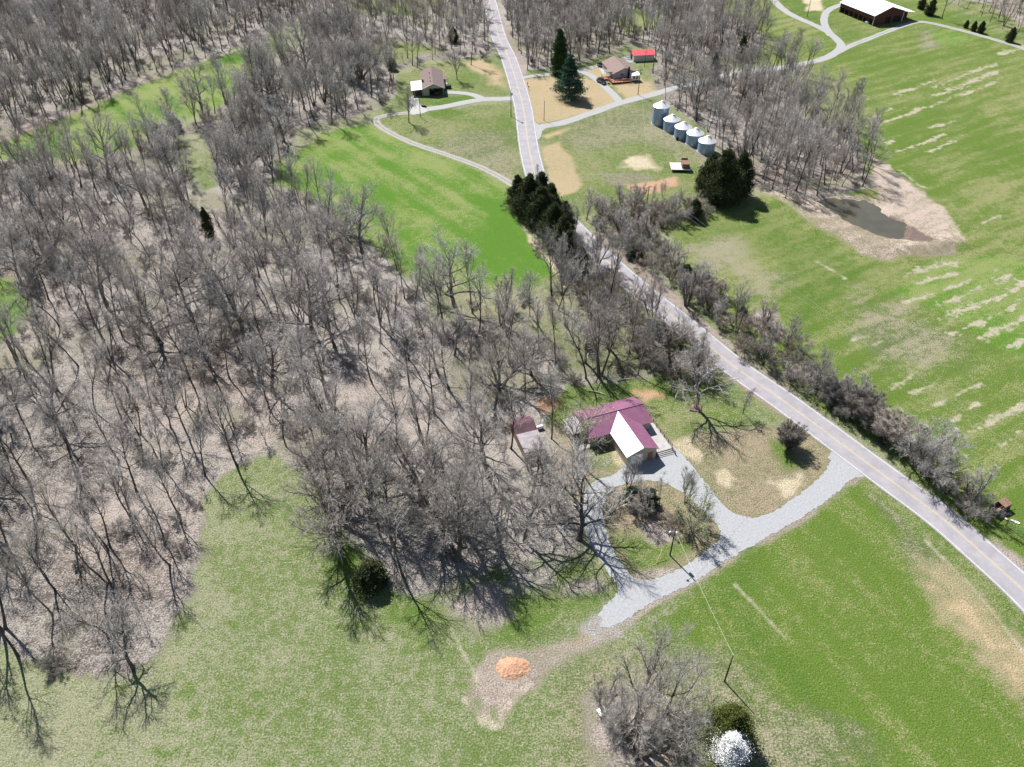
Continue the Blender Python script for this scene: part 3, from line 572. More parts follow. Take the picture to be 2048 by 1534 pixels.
# --- main house with maroon roof: frame at the right end of the ridge, +x along the ridge to the right, +y to the back
def main_house():
    x, y = 26.38, 120.68; a = R(20.5)
    h = empty('house', x, y, 0, a, 'low house with maroon metal roof and one pale white wing slope, beside the gravel drive', 'house')
    e = .25
    gable_walls(-13.2, 0, -3.8, 3.8, 2.72, 4.0).build('wall', M['siding_tan'], h)
    w2 = MB(); w2.prism([(-8.7,-10.9,0),(-2.4,-10.9,0),(-2.4,-10.9,2.7),(-5.55,-10.9,3.95),(-8.7,-10.9,2.7)], (0,7.09,0)); w2.build('wall', M['siding_tan'], h)
    r = MB(); ze = 2.74; zr = 4.2
    r.slab([(-13.5,4.15,ze),(-13.5,0,zr),(.3,0,zr),(.3,4.15,ze)][::-1], .10)
    r.slab([(-13.5,-4.15,ze),(-13.5,-.002,zr),(.3,-.002,zr),(.3,-4.15,ze)], .10)
    main = r.build('roof', M['maroon_u'], h)
    # the wing's two slopes run over the main front slope to an apex at the ridge
    sl = (zr-ze)/4.15
    def main_z(yy): return zr+sl*yy                      # yy negative in front
    zw = 4.16; xl, xr, xm = -9.05, -2.05, -5.55; yf = -11.25; off = .03
    apex = (xm, -.12, zw+off)
    lft = MB(); L0 = (xl,yf,ze+.03); L1 = (xm,yf,zw+off); L2 = apex; L3 = (xl,-4.15,ze+.03)
    lft.slab([L0, L1, L2, L3], .08); lw = lft.build('wing_roof', M['palemetal'], h); lw['label'] = 'pale white slope of the front wing roof'
    rg = MB(); rg.slab([(xm,yf,zw+off+.002),(xr,yf,ze+.032),(xr,-4.15,ze+.032),(xm,-.12,zw+off+.002)], .08); rg.build('wing_roof', M['maroon_v'], h)
    c = MB(); c.cyl((-13.5,0,zr+.03), (.3,0,zr+.03), .07, n=6); c.build('ridge_cap', M['maroon_u'], h)
    v = MB(); v.cyl((-6.1,.9,3.9), (-6.1,.9,4.45), .07, n=8); v.build('vent_pipe', M['white'], h)
    f = MB(); f.box(-9.05, yf+.004, ze-.16, xm, yf+.02, ze-.05); f.build('fascia', M['white'], h)
    # garage door and door on the wing's end, windows
    d = MB(); d.box(-7.9, -10.95, .05, -5.3, -10.905, 2.2)
    for k in range(4): d.box(-7.85, -10.97, .1+k*.53, -5.35, -10.952, .52+k*.53)
    d.build('garage_door', M['white'], h)
    d = MB(); d.box(-4.2, -10.95, .05, -3.2, -10.905, 2.1); dr = d.build('door', M['redwood'], h); k = MB(); k.lathe([(0.001,0),(.05,.02),(.001,.05)], 8); kn = k.build('handle', M['steel'], dr); kn.location = (-3.35,-10.98,1.05)
    window(h, -12.2, -10.9, 1.0, 2.1, -3.8); window(h, -10.4, -9.4, 1.0, 2.1, -3.8); window(h, -7.8, -5.4, 1.0, 2.1, 3.8, sgn=1)
    window(h, -2.9, -1.9, 1.1, 2.1, 3.8, sgn=1); window(h, -9.0, -7.8, 1.1, 2.1, -8.7, 'x'); window(h, -2.5, -.8, 1.2, 2.2, 0, 'x', sgn=1)
    # right side deck
    dk = MB(); dk.box(-2.35, -10.2, .45, 1.7, -3.83, .62); dk.box(.03, -3.83, .45, 1.7, .9, .62)
    for px_ in (-2.2, 1.6):
        for py_ in (-10, -7, -4.2): dk.box(px_-.08, py_-.08, 0, px_+.08, py_+.08, .45)
    dk.box(1.52, .6, 0, 1.68, .8, .45); dk.build('deck', M['deckgrey'], h)
    railing(h, [(.1,.85,.62),(1.62,.85,.62),(1.62,-10.1,.62)])
    # steps and open frame at the deck's front end
    st = MB()
    for k in range(3): st.box(-1.9, -10.25-.32*k-.3, 0, 1.5, -10.25-.32*k, .45-.15*k)
    st.build('steps', M['deckgrey'], h)
    railing(h, [(-2.0,-10.25,.05),(-2.0,-11.3,.05)], .9); railing(h, [(1.62,-10.3,.05),(1.62,-11.5,.05)], .9)
    # left porch with its own purple-grey lean-to roof
    p = MB(); p.slab([(-16.1,-1.6,2.45),(-13.2,-1.6,2.66),(-13.2,3.2,2.66),(-16.1,3.2,2.45)], .07); q = p.build('porch_roof', M['greymetal'], h); q['label'] = 'faded purple-grey lean-to porch roof'
    p = MB(); p.box(-16.0,-4.2,.35,-13.22,3.1,.5)
    for yy in (-4.1,-1.5,3.0): p.box(-16,yy-.06,0,-15.88,yy+.06,.35)
    p.build('porch_floor', M['deckgrey'], h)
    p = MB()
    for yy in (-1.5, 3.0): p.box(-15.98,yy-.06,.5,-15.86,yy+.06,2.36)
    p.split('porch_post', M['railpale'], h)
    railing(h, [(-15.92,2.9,.5),(-15.92,-4.1,.5),(-13.3,-4.1,.5)], .95, m='railpale')
main_house()

def shed():
    x, y = 4.55, 109.4; h = empty('shed', x, y, 0, R(19), 'weathered shed with grey tin lean-to roof and maroon gable, among bare trees', 'shed')
    b = MB(); b.box(-2.05, .1, 0, 2.05, 5.0, 2.3); b.build('wall', M['rust'], h)
    b = gable_walls(-2.0, 1.9, 5.01, 9.1, 2.55, 3.35); b.build('wall', M['rust'], h)
    r = MB(); r.slab([(-2.25,-.15,2.42),(2.25,-.15,2.42),(2.25,4.95,2.72),(-2.25,4.95,2.72)], .06); q = r.build('roof', M['greymetal'], h); q['label'] = 'grey tin lean-to roof'
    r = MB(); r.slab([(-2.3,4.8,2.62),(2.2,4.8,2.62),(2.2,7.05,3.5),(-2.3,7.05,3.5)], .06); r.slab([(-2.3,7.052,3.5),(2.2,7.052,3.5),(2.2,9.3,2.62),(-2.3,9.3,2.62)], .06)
    q = r.build('roof', M['maroon_shaded'], h); q['label'] = 'maroon gable roof with shade painted into its colour'
    d = MB(); d.box(-.9,.04,.05,.9,.095,2.0); d.build('door', M['dark'], h)
    fl = MB(); fl.box(.5,-1.7,0,2.6,-.2,.12); fl.build('ramp', M['deckgrey'], h)
shed()

def house_left():
    h = empty('house', -29.3, 299.6, 0, R(7), 'long brown-shingled house with open front carport and white lean-to on its left side', 'house')
    gable_walls(-4.0, 3.9, 5.5, 18.3, 2.62, 4.35, 'y').build('wall', M['brick'], h)
    w_ = MB(); w_.box(-4.0,.1,0,-1.7,5.49,2.62); w_.prism([(-4.0,.1,2.622),(3.9,.1,2.622),(-.05,.1,4.35)], (0,.25,0)); w_.build('wall', M['siding_tan'], h)
    p = MB()
    for xx in (3.6,):
        for yy in (.2, 2.8): p.box(xx-.1,yy-.1,0,xx+.1,yy+.1,2.62)
    p.split('carport_post', M['siding_tan'], h)
    r = MB(); r.slab([(-4.35,-.3,2.66),(-.05,-.3,4.5),(-.05,18.7,4.5),(-4.35,18.7,2.66)], .12); r.slab([(-.048,-.3,4.5),(4.25,-.3,2.66),(4.25,18.7,2.66),(-.048,18.7,4.5)], .12)
    roof = r.build('roof', M['shingle'], h)
    t = MB(); t.slab([(-4.36,-.38,2.68),(-.05,-.38,4.52),(-.05,-.31,4.52),(-4.36,-.31,2.68)], .16); t.slab([(-.045,-.38,4.52),(4.26,-.38,2.68),(4.26,-.31,2.68),(-.045,-.31,4.52)], .16); t.build('fascia', M['white'], h)
    for k, yy in enumerate((3.2, 7.0, 12.0)):
        v = MB(); v.cyl((-1.0,yy,3.9),(-1.0,yy,4.5),.14,n=8); v.build('roof_vent', M['dark'], roof)
    c = MB(); c.box(-4.1,6.3,2.3,-3.5,7.1,3.7); c.build('chimney', M['dark'], roof)
    g = MB(); g.slab([(3.9,9.0,2.75),(5.8,9.0,2.62),(5.8,12.6,2.62),(3.9,12.6,2.75)], .1); g.build('porch_roof', M['shingle'], h)
    g = MB()
    for yy in (9.2, 12.4): g.box(5.55,yy-.07,.15,5.69,yy+.07,2.52)
    g.split('porch_post', M['white'], h); g = MB(); g.box(3.92,8.8,0,5.9,12.8,.15); g.build('porch_floor', M['concrete'], h)
    window(h, 1.0, 2.0, 1.0, 2.1, 5.5); window(h, 7.0, 8.4, 1.0, 2.1, 3.9, 'x', sgn=1); window(h, 14.0, 15.4, 1.0, 2.1, 3.9, 'x', sgn=1)
    g = MB(); g.box(-.9,5.42,0,.1,5.49,2.05); d = g.build('door', M['white'], h); k = MB(); k.box(-.1,5.36,.95,-.04,5.415,1.05); k.build('handle', M['steel'], d)
    # white lean-to on the left
    l = MB(); l.slab([(-8.4,-.3,2.25),(-4.36,-.3,2.60),(-4.36,9.2,2.60),(-8.4,9.2,2.25)], .1); l.build('lean_to_roof', M['whitemetal'], h)
    l = MB(); l.box(-8.2,2.2,0,-8.05,9.0,2.1); l.box(-8.0,2.2,0,-4.05,2.35,1.6); l.build('log_wall', M['logwood'], h)
    l = MB()
    for xx in (-8.15,-4.3):
        l.box(xx-.07,.0,0,xx+.07,.14,2.2)
    l.split('lean_to_post', M['white'], h)
house_left()

def house_right():
    h = empty('house', 43.8, 316.2, 0, R(13), 'grey-sided house with tan shingle roof, red wood deck and white sunroom', 'house')
    gable_walls(-4.4, 4.7, 0, 13.6, 2.7, 4.55, 'y').build('wall', M['siding_grey'], h)
    r = MB(); r.slab([(-4.85,-.35,2.62),(.15,-.35,4.72),(.15,14.0,4.72),(-4.85,14.0,2.62)], .12); r.slab([(.152,-.35,4.72),(5.15,-.35,2.62),(5.15,14.0,2.62),(.152,14.0,4.72)], .12)
    roof = r.build('roof', M['shingle2'], h)
    for yy in (3.0,5.6,8.2,10.8):
        v = MB(); v.cyl((1.3,yy,4.0),(1.3,yy,4.6),.12,n=8); v.build('roof_vent', M['white'], roof)
    q = MB(); q.slab([(-6.6,2.6,2.58),(-4.0,.9,3.0),(-4.0,5.2,3.0),(-6.6,5.0,2.58)], .1); q.build('porch_roof', M['shingle2'], h)
    q = MB(); q.box(-6.45,2.8,.6,-6.3,2.95,2.5); q.box(-6.45,4.7,.6,-6.3,4.85,2.5); q.split('porch_post', M['white'], h)
    c = MB(); c.box(1.35,-.75,0,1.95,-.003,4.9); c.build('chimney', M['dark'], h)
    window(h, -1.5, -.2, 1.5, 2.7, 0); window(h, 3.0, 4.6, 1.0, 2.1, -4.4, 'x'); window(h, 9.0, 10.4, 1.0, 2.1, -4.4, 'x')
    d = MB(); d.box(6.5,-4.45,0,0,-4.41,0); 
    s = MB(); s.box(2.05,-3.1,.5,5.3,-.003,2.5); s.build('sunroom_wall', M['white'], h)
    s = MB(); s.slab([(1.97,-3.35,2.52),(5.5,-3.35,2.52),(5.5,-.01,2.78),(1.97,-.01,2.78)], .08); s.build('sunroom_roof', M['whitemetal'], h)
    window(h, 2.5, 3.5, .9, 2.2, -3.1); window(h, 3.8, 4.8, .9, 2.2, -3.1)
    s = MB()
    for xx in (2.2,5.1): s.box(xx-.1,-3,0,xx+.1,-2.8,.5)
    s.split('sunroom_post', M['railpale'], h)
    dk = MB(); dk.box(-6.2,-3.8,.45,1.9,-.8,.6); dk.box(-6.3,-.79,.45,-4.45,3.6,.6); dk.box(-8.2,.6,.45,-6.31,3.2,.6)
    for xx, yy in ((-6,-3.6),(-2,-3.6),(1.7,-3.6),(-8,.8),(-8,3)): dk.box(xx-.09,yy-.09,0,xx+.09,yy+.09,.45)
    dk.build('deck', M['redwood'], h)
    railing(h, [(1.85,-3.75,.6),(-6.15,-3.75,.6),(-6.25,.5,.6),(-8.15,.6,.6),(-8.15,3.15,.6)], 1.0, .13, 'redwood', 1.2)
    st = MB()
    for k in range(3): st.box(-7.5-.0, -3.6-.0+.0, 0, -6.32-.35*k, -2.3, .15+.0*k)
    st.build('steps', M['redwood'], h)
    t = MB(); t.box(-1.5,-2.8,.6,.2,-1.8,1.3); t.build('deck_bench', M['redwood'], h)
house_right()

def garage():
    h = empty('garage', 54.2, 337.5, 0, R(9), 'small cream garage with bright red metal roof behind the grey house', 'garage')
    gable_walls(-4.3, 4.3, 0, 6.0, 2.55, 3.6).build('wall', M['siding_cream'], h)
    r = MB(); r.slab([(-4.7,-.4,2.5),(4.7,-.4,2.5),(4.7,3,3.8),(-4.7,3,3.8)], .1); r.slab([(-4.7,3.002,3.8),(4.7,3.002,3.8),(4.7,6.4,2.5),(-4.7,6.4,2.5)], .1); r.build('roof', M['redroof'], h)
    d = MB(); d.box(-4.36,1.5,.03,-4.303,4.5,2.3); d.build('garage_door', M['dark'], h)  # flat near-black panel stands for the shaded inside of the open doorway
    d = MB()
    for a, b, c, e in ((1.35,0,1.49,2.45),(4.51,0,4.65,2.45)): d.box(-4.4,a,b,-4.303,c,e)
    d.box(-4.4,1.35,2.46,-4.303,4.65,2.6); d.build('door_frame', M['white'], h)
garage()

def barn():
    a = R(22); h = empty('barn', 164.9, 385.4, 0, a, 'big dark red barn with white metal roof at the end of the farm lane', 'barn')
    W_, L_ = 17.0, 23.0; ze, zr = 4.4, 7.3
    w_ = MB()
    # front gable with two door openings
    w_.prism([(0,0,2.9),(W_,0,2.9),(W_,0,ze+.3),(8.6,0,zr),(0,0,ze)], (0,.2,0))
    for x0, x1 in ((0,7.0),(10.0,11.6),(15.6,W_)): w_.box(x0,0,0,x1,.2,2.897)
    w_.box(0,L_-.2,0,W_,L_,ze); w_.box(W_-.2,.21,0,W_,L_-.21,ze)
    # left side: boarded above, open below
    w_.box(0,.21,2.4,.2,L_-.21,ze); w_.build('wall', M['barnred'], h)
    p = MB()
    for k in range(8): yy = .3+k*(L_-.8)/7; p.box(.02,yy,0,.2,yy+.2,2.395)
    p.split('stall_post', M['rail'], h)
    i = MB(); i.box(3.0,.6,0,3.15,L_-.6,3.9); i.build('inner_wall', M['barnred'], h)
    r = MB(); r.slab([(-.5,-.6,ze-.05),(8.6,-.6,zr+.12),(8.6,L_+.5,zr+.12),(-.5,L_+.5,ze-.05)], .15); r.slab([(8.602,-.6,zr+.12),(W_+.2,-.6,ze+.45),(W_+.2,L_+.5,ze+.45),(8.602,L_+.5,zr+.12)], .15); r.build('roof', M['barnroof'], h)
    t = MB(); t.box(-.1,-.12,0,.12,-.003,ze-.2); t.box(W_-.12,-.12,0,W_+.1,-.003,ze+.1); t.split('corner_trim', M['white'], h)
    l = MB(); l.slab([(W_+.21,-.6,ze+.25),(W_+6.6,-.6,3.6),(W_+6.6,L_-3,3.6),(W_+.21,L_-3,ze+.25)], .12); l.build('lean_to_roof', M['barnroof'], h)
    l = MB(); l.box(W_+.1,3.5,0,W_+6.2,3.65,3.4); l.box(W_+6.05,3.66,0,W_+6.2,L_-3.6,3.4); l.build('lean_to_wall', M['barnred'], h)
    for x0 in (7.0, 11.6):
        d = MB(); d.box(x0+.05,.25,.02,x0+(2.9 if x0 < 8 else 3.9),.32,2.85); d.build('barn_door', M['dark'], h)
    c, s_ = math.cos(a), math.sin(a)
    b = MB(); b.box(-.9,-.6,0,.9,.6,.55); b.box(-.7,-.4,.55,.5,.4,.8)
    bx, by = G(1734, 46.5); o = b.build('pallet_crate', M['white']); o.location = (bx, by, .01); o.rotation_euler = (0,0,R(-50)); tag(o, 'small white crate lying at the near corner of the barn', 'crate')
barn()

# ------------------------------------------------------------------ grain bins
def grain_bin(x, y, rz, H, label, ladder=True, hatch=True):
    r0 = 2.78
    b = empty('grain_bin', x, y, 0, rz, label, 'grain bin', 'grain bins in a row')
    m = MB(); m.lathe([(r0,0.05),(r0,H)], 48); m.build('wall', M['galv'], b, True)
    m = MB(); m.lathe([(r0+.18,H-.05),(r0+.16,H+.03),(.45,H+1.55),(.45,H+1.7),(.3,H+1.78),(.001,H+1.8)], 48); rf = m.build('roof', M['galvroof'], b)
    m = MB()
    for k in range(24):
        q = 2*math.pi*k/24; m.cyl(((r0+.1)*math.cos(q),(r0+.1)*math.sin(q),H+.08),(.47*math.cos(q),.47*math.sin(q),H+1.57),.022,n=4)
    m.build('roof_rib', M['galvroof'], rf)['label'] = 'raised ribs of the cone roof'
    m = MB(); m.box(.35,-.35,H+1.35,.85,.1,H+1.75); m.build('hatch', M['steel'], rf)
    m = MB(); m.lathe([(r0+.18,0),(r0+.18,.14),(r0,.16)], 48); m.build('foundation', M['concrete'], b)
    m = MB(); m.box(-.42,-r0-.1,.3,.42,-r0+.12,1.9); d = m.build('door', M['steel'], b); m = MB(); m.box(.25,-r0-.16,1.0,.32,-r0-.1,1.2); m.build('handle', M['dark'], d)
    if ladder:
        m = MB(); q = R(-62); cx, cy = math.cos(q), math.sin(q); tx, ty = -cy, cx
        for s in (-.22,.22): m.cyl(((r0+.14)*cx+tx*s,(r0+.14)*cy+ty*s,.2),((r0+.14)*cx+tx*s,(r0+.14)*cy+ty*s,H+.1),.03,n=5)
        for k in range(int(H/.35)): z = .4+k*.35; m.cyl(((r0+.14)*cx-tx*.22,(r0+.14)*cy-ty*.22,z),((r0+.14)*cx+tx*.22,(r0+.14)*cy+ty*.22,z),.02,n=4)
        m.build('ladder', M['steel'], b)
    return b
B1 = G(1318.5, 246)
grain_bin(51.75, 273.2, R(-25), 6.3, 'tallest grain bin, twice as high as the others, at the far end of the row')
grain_bin(54.9, 267.9, R(-25), 3.7, 'low steel grain bin next to the tall one')
b3 = grain_bin(57.75, 261.5, R(-25), 3.7, 'middle grain bin of the five, with a round black fan beside it')
grain_bin(60.9, 256.3, R(-25), 3.7, 'fourth grain bin counting from the tall one', True)
grain_bin(63.7, 250.1, R(-25), 3.7, 'grain bin nearest the dark cedars, partly behind twigs')
for (px_, py_, zz, lab) in ((1352,275,.5,'round black fan housing at the foot of the middle grain bin'),(1354,280,.1,'small black wheel lying in front of the middle grain bin')):
    x, y = G(px_, py_); m = MB(); m.cyl((0,-.25,.5),(0,.25,.5),.5,n=20); m.cyl((0,-.3,.5),(0,-.25,.5),.2,n=12)
    o = m.build('bin_fan' if zz > .3 else 'wheel', M['rubber']); o.location = (x, y, .05); o.rotation_euler = (0,0,R(20)); tag(o, lab, 'fan' if zz > .3 else 'wheel')
def auger():
    x, y = G(1421, 245); x2, y2 = G(1482, 254); L_ = math.hypot(x2-x, y2-y)
    o = empty('grain_auger', x, y, 0, math.atan2(y2-y, x2-x), 'long pale tube auger lying on the litter behind the grain bins', 'auger')
    m = MB(); m.cyl((0,0,.5),(L_,0,1.2),.13,n=8); m.build('tube', M['galvroof'], o)
    m = MB(); m.cyl((L_*.55,0,.85),(L_*.45,-1.6,.3),.07,n=5); m.cyl((L_*.55,0,.85),(L_*.45,1.6,.3),.07,n=5); m.cyl((L_*.45,-1.6,.3),(L_*.45,1.6,.3),.06,n=5); m.build('undercarriage', M['galvroof'], o)
    for s in (-1.7,1.7):
        m = MB(); m.cyl((L_*.45,s-.1,.35),(L_*.45,s+.1,.35),.35,n=14); m.build('wheel', M['rubber'], o)
    m = MB(); m.box(-.4,-.35,.2,.5,.35,.8); m.build('hopper', M['galvroof'], o)
auger()

# ------------------------------------------------------------------ vehicles and farm things
def wheel_set(o, xs, ys, r, w_=.22):
    for xx in xs:
        for yy in ys:
            m = MB(); m.cyl((xx,yy-w_/2,r),(xx,yy+w_/2,r),r,n=18); t = m.build('wheel', M['rubber'], o)
            m = MB(); s = 1 if yy > 0 else -1; m.cyl((xx,yy+s*w_/2,r),(xx,yy+s*(w_/2+.015),r),r*.6,n=14); m.build('rim', M['rim'], t)
def car(px_, py_, rz, label, paint, suv=True, extra=None):
    x, y = G(px_, py_); o = empty('parked_car', x, y, .04, rz, label, 'car')
    Hh = 1.75 if suv else 1.45; W_ = .93
    # side profile (front at +x) lofted with tumblehome
    prof = [(-2.3,.35),(-2.35,.75),(-2.28,1.02),(1.0,1.02),(2.05,.86),(2.35,.70),(2.35,.38)]
    m = MB(); n = len(prof)
    rings = []
    for yy, k in ((-W_,.93),(-W_*.93,1),(W_*.93,1),(W_,.93)):
        rings.append([(px*k, yy, .35+(pz-.35)*k) for px, pz in prof])
    vs = [q for r in rings for q in r]; fs = []
    for j in range(3):
        for i in range(n-1): fs.append((j*n+i, (j+1)*n+i, (j+1)*n+i+1, j*n+i+1))
        fs.append((j*n+n-1, (j+1)*n+n-1, (j+1)*n, j*n))
    fs += [tuple(range(n)), tuple(range(3*n, 4*n))[::-1]]
    m.add(vs, fs); bd = m.build('body', M[paint], o)
    lo = [(-2.15,1.0),(.95,1.0)]; hi = [(-1.75 if suv else -1.3,Hh),(.15,Hh)]
    m = MB(); m.add([(-2.15,-W_*.9,1.02),(1.0,-W_*.9,1.02),(1.0,W_*.9,1.02),(-2.15,W_*.9,1.02),(hi[0][0],-.68,Hh-.06),(hi[1][0],-.68,Hh-.06),(hi[1][0],.68,Hh-.06),(hi[0][0],.68,Hh-.06)],
          [(0,1,5,4),(1,2,6,5),(2,3,7,6),(3,0,4,7)]); m.build('windows', M['glass'], o)
    m = MB(); m.box(hi[0][0]-.03,-.71,Hh-.06,hi[1][0]+.03,.71,Hh); m.build('roof', M[paint], o)
    m = MB()
    for s in (-1,1):
        m.prism([(.92,s*.80,1.03),(1.02,s*.80,1.03),(.18,s*.66,Hh-.06),(.08,s*.66,Hh-.06)], (0,s*.04,0))
    m.split('pillar', M[paint], o)
    wheel_set(o, (-1.45,1.42), (-.85,.85), .36)
    for s in (-1,1):
        m = MB(); m.box(2.20,s*.75-.15,.66,2.37,s*.75+.15,.80); m.build('headlight', M['lampclear'], o)
        m = MB(); m.box(-2.37,s*.78-.1,.75,-2.27,s*.78+.1,.98); m.build('tail_light', M['lampred'], o)
    return o
car(1203, 166.5, R(-58), 'black car parked on the narrow drive beside the red wood deck', 'carblack')
c = car(1206, 135, R(-40), 'dark car with a white hood parked on the slab behind the grey house', 'cardark')
m = MB(); m.box(1.1,-.75,1.0,2.0,.75,1.03); q = m.build('hood', M['carwhite'], c)
x, y = G(873, 185); car(873, 187, R(97), 'dark car in the shade of the open carport', 'carblack', False)

def hay_trailer():
    o = empty('flatbed_trailer', 53.1, 237.2, 0, R(-2), 'flat weathered trailer bed near the orange clay patch', 'trailer')
    m = MB(); m.box(-2.9,-2.5,.75,2.9,2.5,.88); m.build('bed', M['bed'], o)
    m = MB(); m.box(-2.98,-2.58,.72,-2.91,2.58,.98); m.box(2.91,-2.58,.72,2.98,2.58,.98); m.box(-2.9,-2.58,.72,2.9,-2.51,.98); m.box(-2.9,2.51,.72,2.9,2.58,.98); m.build('rim_rail', M['white'], o)
    m = MB(); m.box(-2.5,-1.2,.5,2.5,-1.0,.72); m.box(-2.5,1.0,.5,2.5,1.2,.72); m.cyl((-2.9,0,.6),(-5.0,0,.45),.07,n=6); m.build('frame', M['rust'], o)
    wheel_set(o, (-1.6,1.6), (-1.7,1.7), .42, .25)
    b = empty('farm_machine', 54.6, 237.6, .88, R(-2), 'rusty box-shaped farm machine standing on the right half of the flat trailer', 'machine')
    m = MB(); m.box(-1.1,-2.2,.003,1.2,.6,1.5); m.build('hopper', M['rust'], b)
    m = MB(); m.slab([(-1.2,-2.3,1.5),(1.3,-2.3,1.5),(1.3,.2,1.75),(-1.2,.2,1.75)], .05); m.build('lid', M['rust'], b)
    m = MB(); m.box(-.9,.9,.003,1.1,1.0,.9); m.box(-.9,2.1,.003,1.1,2.2,1.5); m.box(-1.0,.9,.9,-.88,2.2,1.0); m.box(1.05,.9,.9,1.15,2.2,1.0); m.cyl((-.9,2.15,1.5),(1.1,2.15,1.5),.12,n=8); m.build('frame', M['rust'], b)
    m = MB(); m.box(-.85,1.0,.01,1.05,2.09,.25); m.build('tray', M['dark'], b)
hay_trailer()

def old_wagon():
    x, y = G(1998, 1019); o = empty('old_wagon', x, y, 0, R(28), 'dark rusting wagon standing at the hedge end beside the big field', 'wagon')
    m = MB(); m.box(-2.3,-.75,.5,1.6,.75,.62); m.box(-2.3,-.8,.62,1.6,-.75,1.5); m.box(-2.3,.75,.62,1.6,.8,1.5); m.box(-2.3,-.75,.62,-2.25,.75,1.5); m.build('bed', M['rust'], o)
    m = MB(); m.slab([(-.3,-.85,1.55),(1.7,-.85,1.55),(1.7,.85,1.75),(-.3,.85,1.75)], .07); m.build('cover', M['rust'], o)
    m = MB(); m.cyl((1.6,0,.6),(3.1,0,.4),.06,n=5); m.cyl((1.6,-.5,1.0),(2.7,-.6,.9),.05,n=5); m.cyl((1.6,.5,1.5),(2.9,.7,1.2),.05,n=5); m.build('drawbar', M['rust'], o)
    for k in range(3):
        q = MB(); q.box(-1.9+k*1.1,-.86,.62,-1.84+k*1.1,-.80,1.55); q.build('stake', M['railpale'], o)
    wheel_set(o, (-1.4,1.0), (-.9,.9), .4, .18)
    x, y = G(2012, 1036); r = random.Random(5)
    for k in range(7):
        o = MB(); a = r.uniform(.25,.6); b_ = r.uniform(.15,.35); h_ = r.uniform(.1,.3)
        pts = [(a*math.cos(t)*r.uniform(.8,1.1), b_*math.sin(t)*r.uniform(.8,1.1), 0) for t in [i*math.pi/3.5 for i in range(7)]]
        o.prism(pts[::-1], (r.uniform(-.05,.05),0,h_)); ob = o.build('rubble_block', M['stone']); ob.location = (x+r.uniform(-1.1,1.1), y+r.uniform(-.8,1.1), .02); ob.rotation_euler = (0,0,r.uniform(0,3))
        tag(ob, 'pale broken block in the small rubble heap beside the old wagon', 'block', 'rubble blocks beside the old wagon')
    a = G(2012, 1052); b_ = G(2075, 1100); L_ = math.hypot(b_[0]-a[0], b_[1]-a[1])
    g = empty('field_gate', a[0], a[1], 0, math.atan2(b_[1]-a[1], b_[0]-a[0]), 'dark green tubular farm gate standing open at the field corner', 'gate')
    m = MB()
    for k in range(5): m.cyl((0,0,.25+.25*k),(L_,0,.25+.25*k),.03,n=6)
    m.build('rails', M['greenmetal'], g)
    m = MB()
    for k in range(3): m.cyl((L_*k/2,0,.2),(L_*k/2,0,1.3),.035,n=6)
    m.build('uprights', M['greenmetal'], g)
    m = MB(); m.cyl((-.15,0,0),(-.15,0,1.6),.09,n=8); m.build('gate_post', M['rail'], g)
    x, y = G(2032, 1045); m = MB(); m.prism([(-.55,-.2,0),(.5,-.25,0),(.6,.15,0),(-.3,.25,0)], (0,0,.16)); o = m.build('field_stone', M['white']); o.location = (x,y,.01); o.rotation_euler = (0,0,R(-30)); tag(o, 'flat white slab in the grass beyond the green gate', 'slab')
old_wagon()

def well_house():
    x, y = G(1203, 1428); o = empty('well_house', x, y, 0, R(25), 'tiny box shelter with pale lid under the big bare tree', 'well house')
    m = MB(); m.box(-.5,-.45,0,.5,.45,.7); m.build('walls', M['rail'], o)
    m = MB(); m.slab([(-.62,-.56,.74),(.62,-.56,.74),(.62,.56,.84),(-.62,.56,.84)], .05); m.build('lid', M['whitemetal'], o)
    m = MB(); m.box(.15,.1,.845,.5,.5,.92); m.build('lid_patch', M['rail'], o)
well_house()
def planter():
    x, y = G(1391, 816); o = empty('planter_bed', x, y, 0, R(-14), 'square low-edged bed round the foot of the big yard tree', 'planter')
    m = MB(); s = 1.15
    m.box(-s,-s,0,s,-s+.12,.25); m.box(-s,s-.12,0,s,s,.25); m.box(-s,-s+.121,0,-s+.12,s-.121,.25); m.box(s-.12,-s+.121,0,s,s-.121,.25); m.build('border', M['rail'], o)
    m = MB(); m.box(-s+.125,-s+.125,0,s-.125,s-.125,.16); m.build('soil', M['rust'], o)
planter()
def tank():
    x, y = G(1080, 858); o = empty('white_tank', x, y, 0, R(20), 'small white rounded tank beside the shed', 'tank')
    m = MB(); m.cyl((-.55,0,.6),(.55,0,.6),.38,n=18); m.cyl((-.75,0,.6),(-.551,0,.6),.22,.38,n=18); m.cyl((.551,0,.6),(.75,0,.6),.38,.22,n=18); m.build('shell', M['white'], o, False)
    m = MB(); m.box(-.4,-.25,0,-.3,.25,.3); m.box(.3,-.25,0,.4,.25,.3); m.build('leg', M['steel'], o)
tank()
def mailbox(px_, py_, lab):
    x, y = G(px_, py_); o = empty('mailbox', x, y, 0, 0, lab, 'mailbox')
    m = MB(); m.box(-.06,-.06,0,.06,.06,1.0); m.build('post', M['rail'], o)
    m = MB(); m.prism([(-.16,-.3,1.0),(.16,-.3,1.0),(.16,-.3,1.2),(.09,-.3,1.3),(-.09,-.3,1.3),(-.16,-.3,1.2)], (0,.6,0)); m.build('box', M['dark'], o)
mailbox(1088, 157, 'dark mailbox on a short post where the house lane crosses the dry lawn')
mailbox(1055, 172, 'farther of two small boxes on posts on the dry verge of the road')
mailbox(1057, 179, 'nearer of two small boxes on posts on the dry verge of the road')
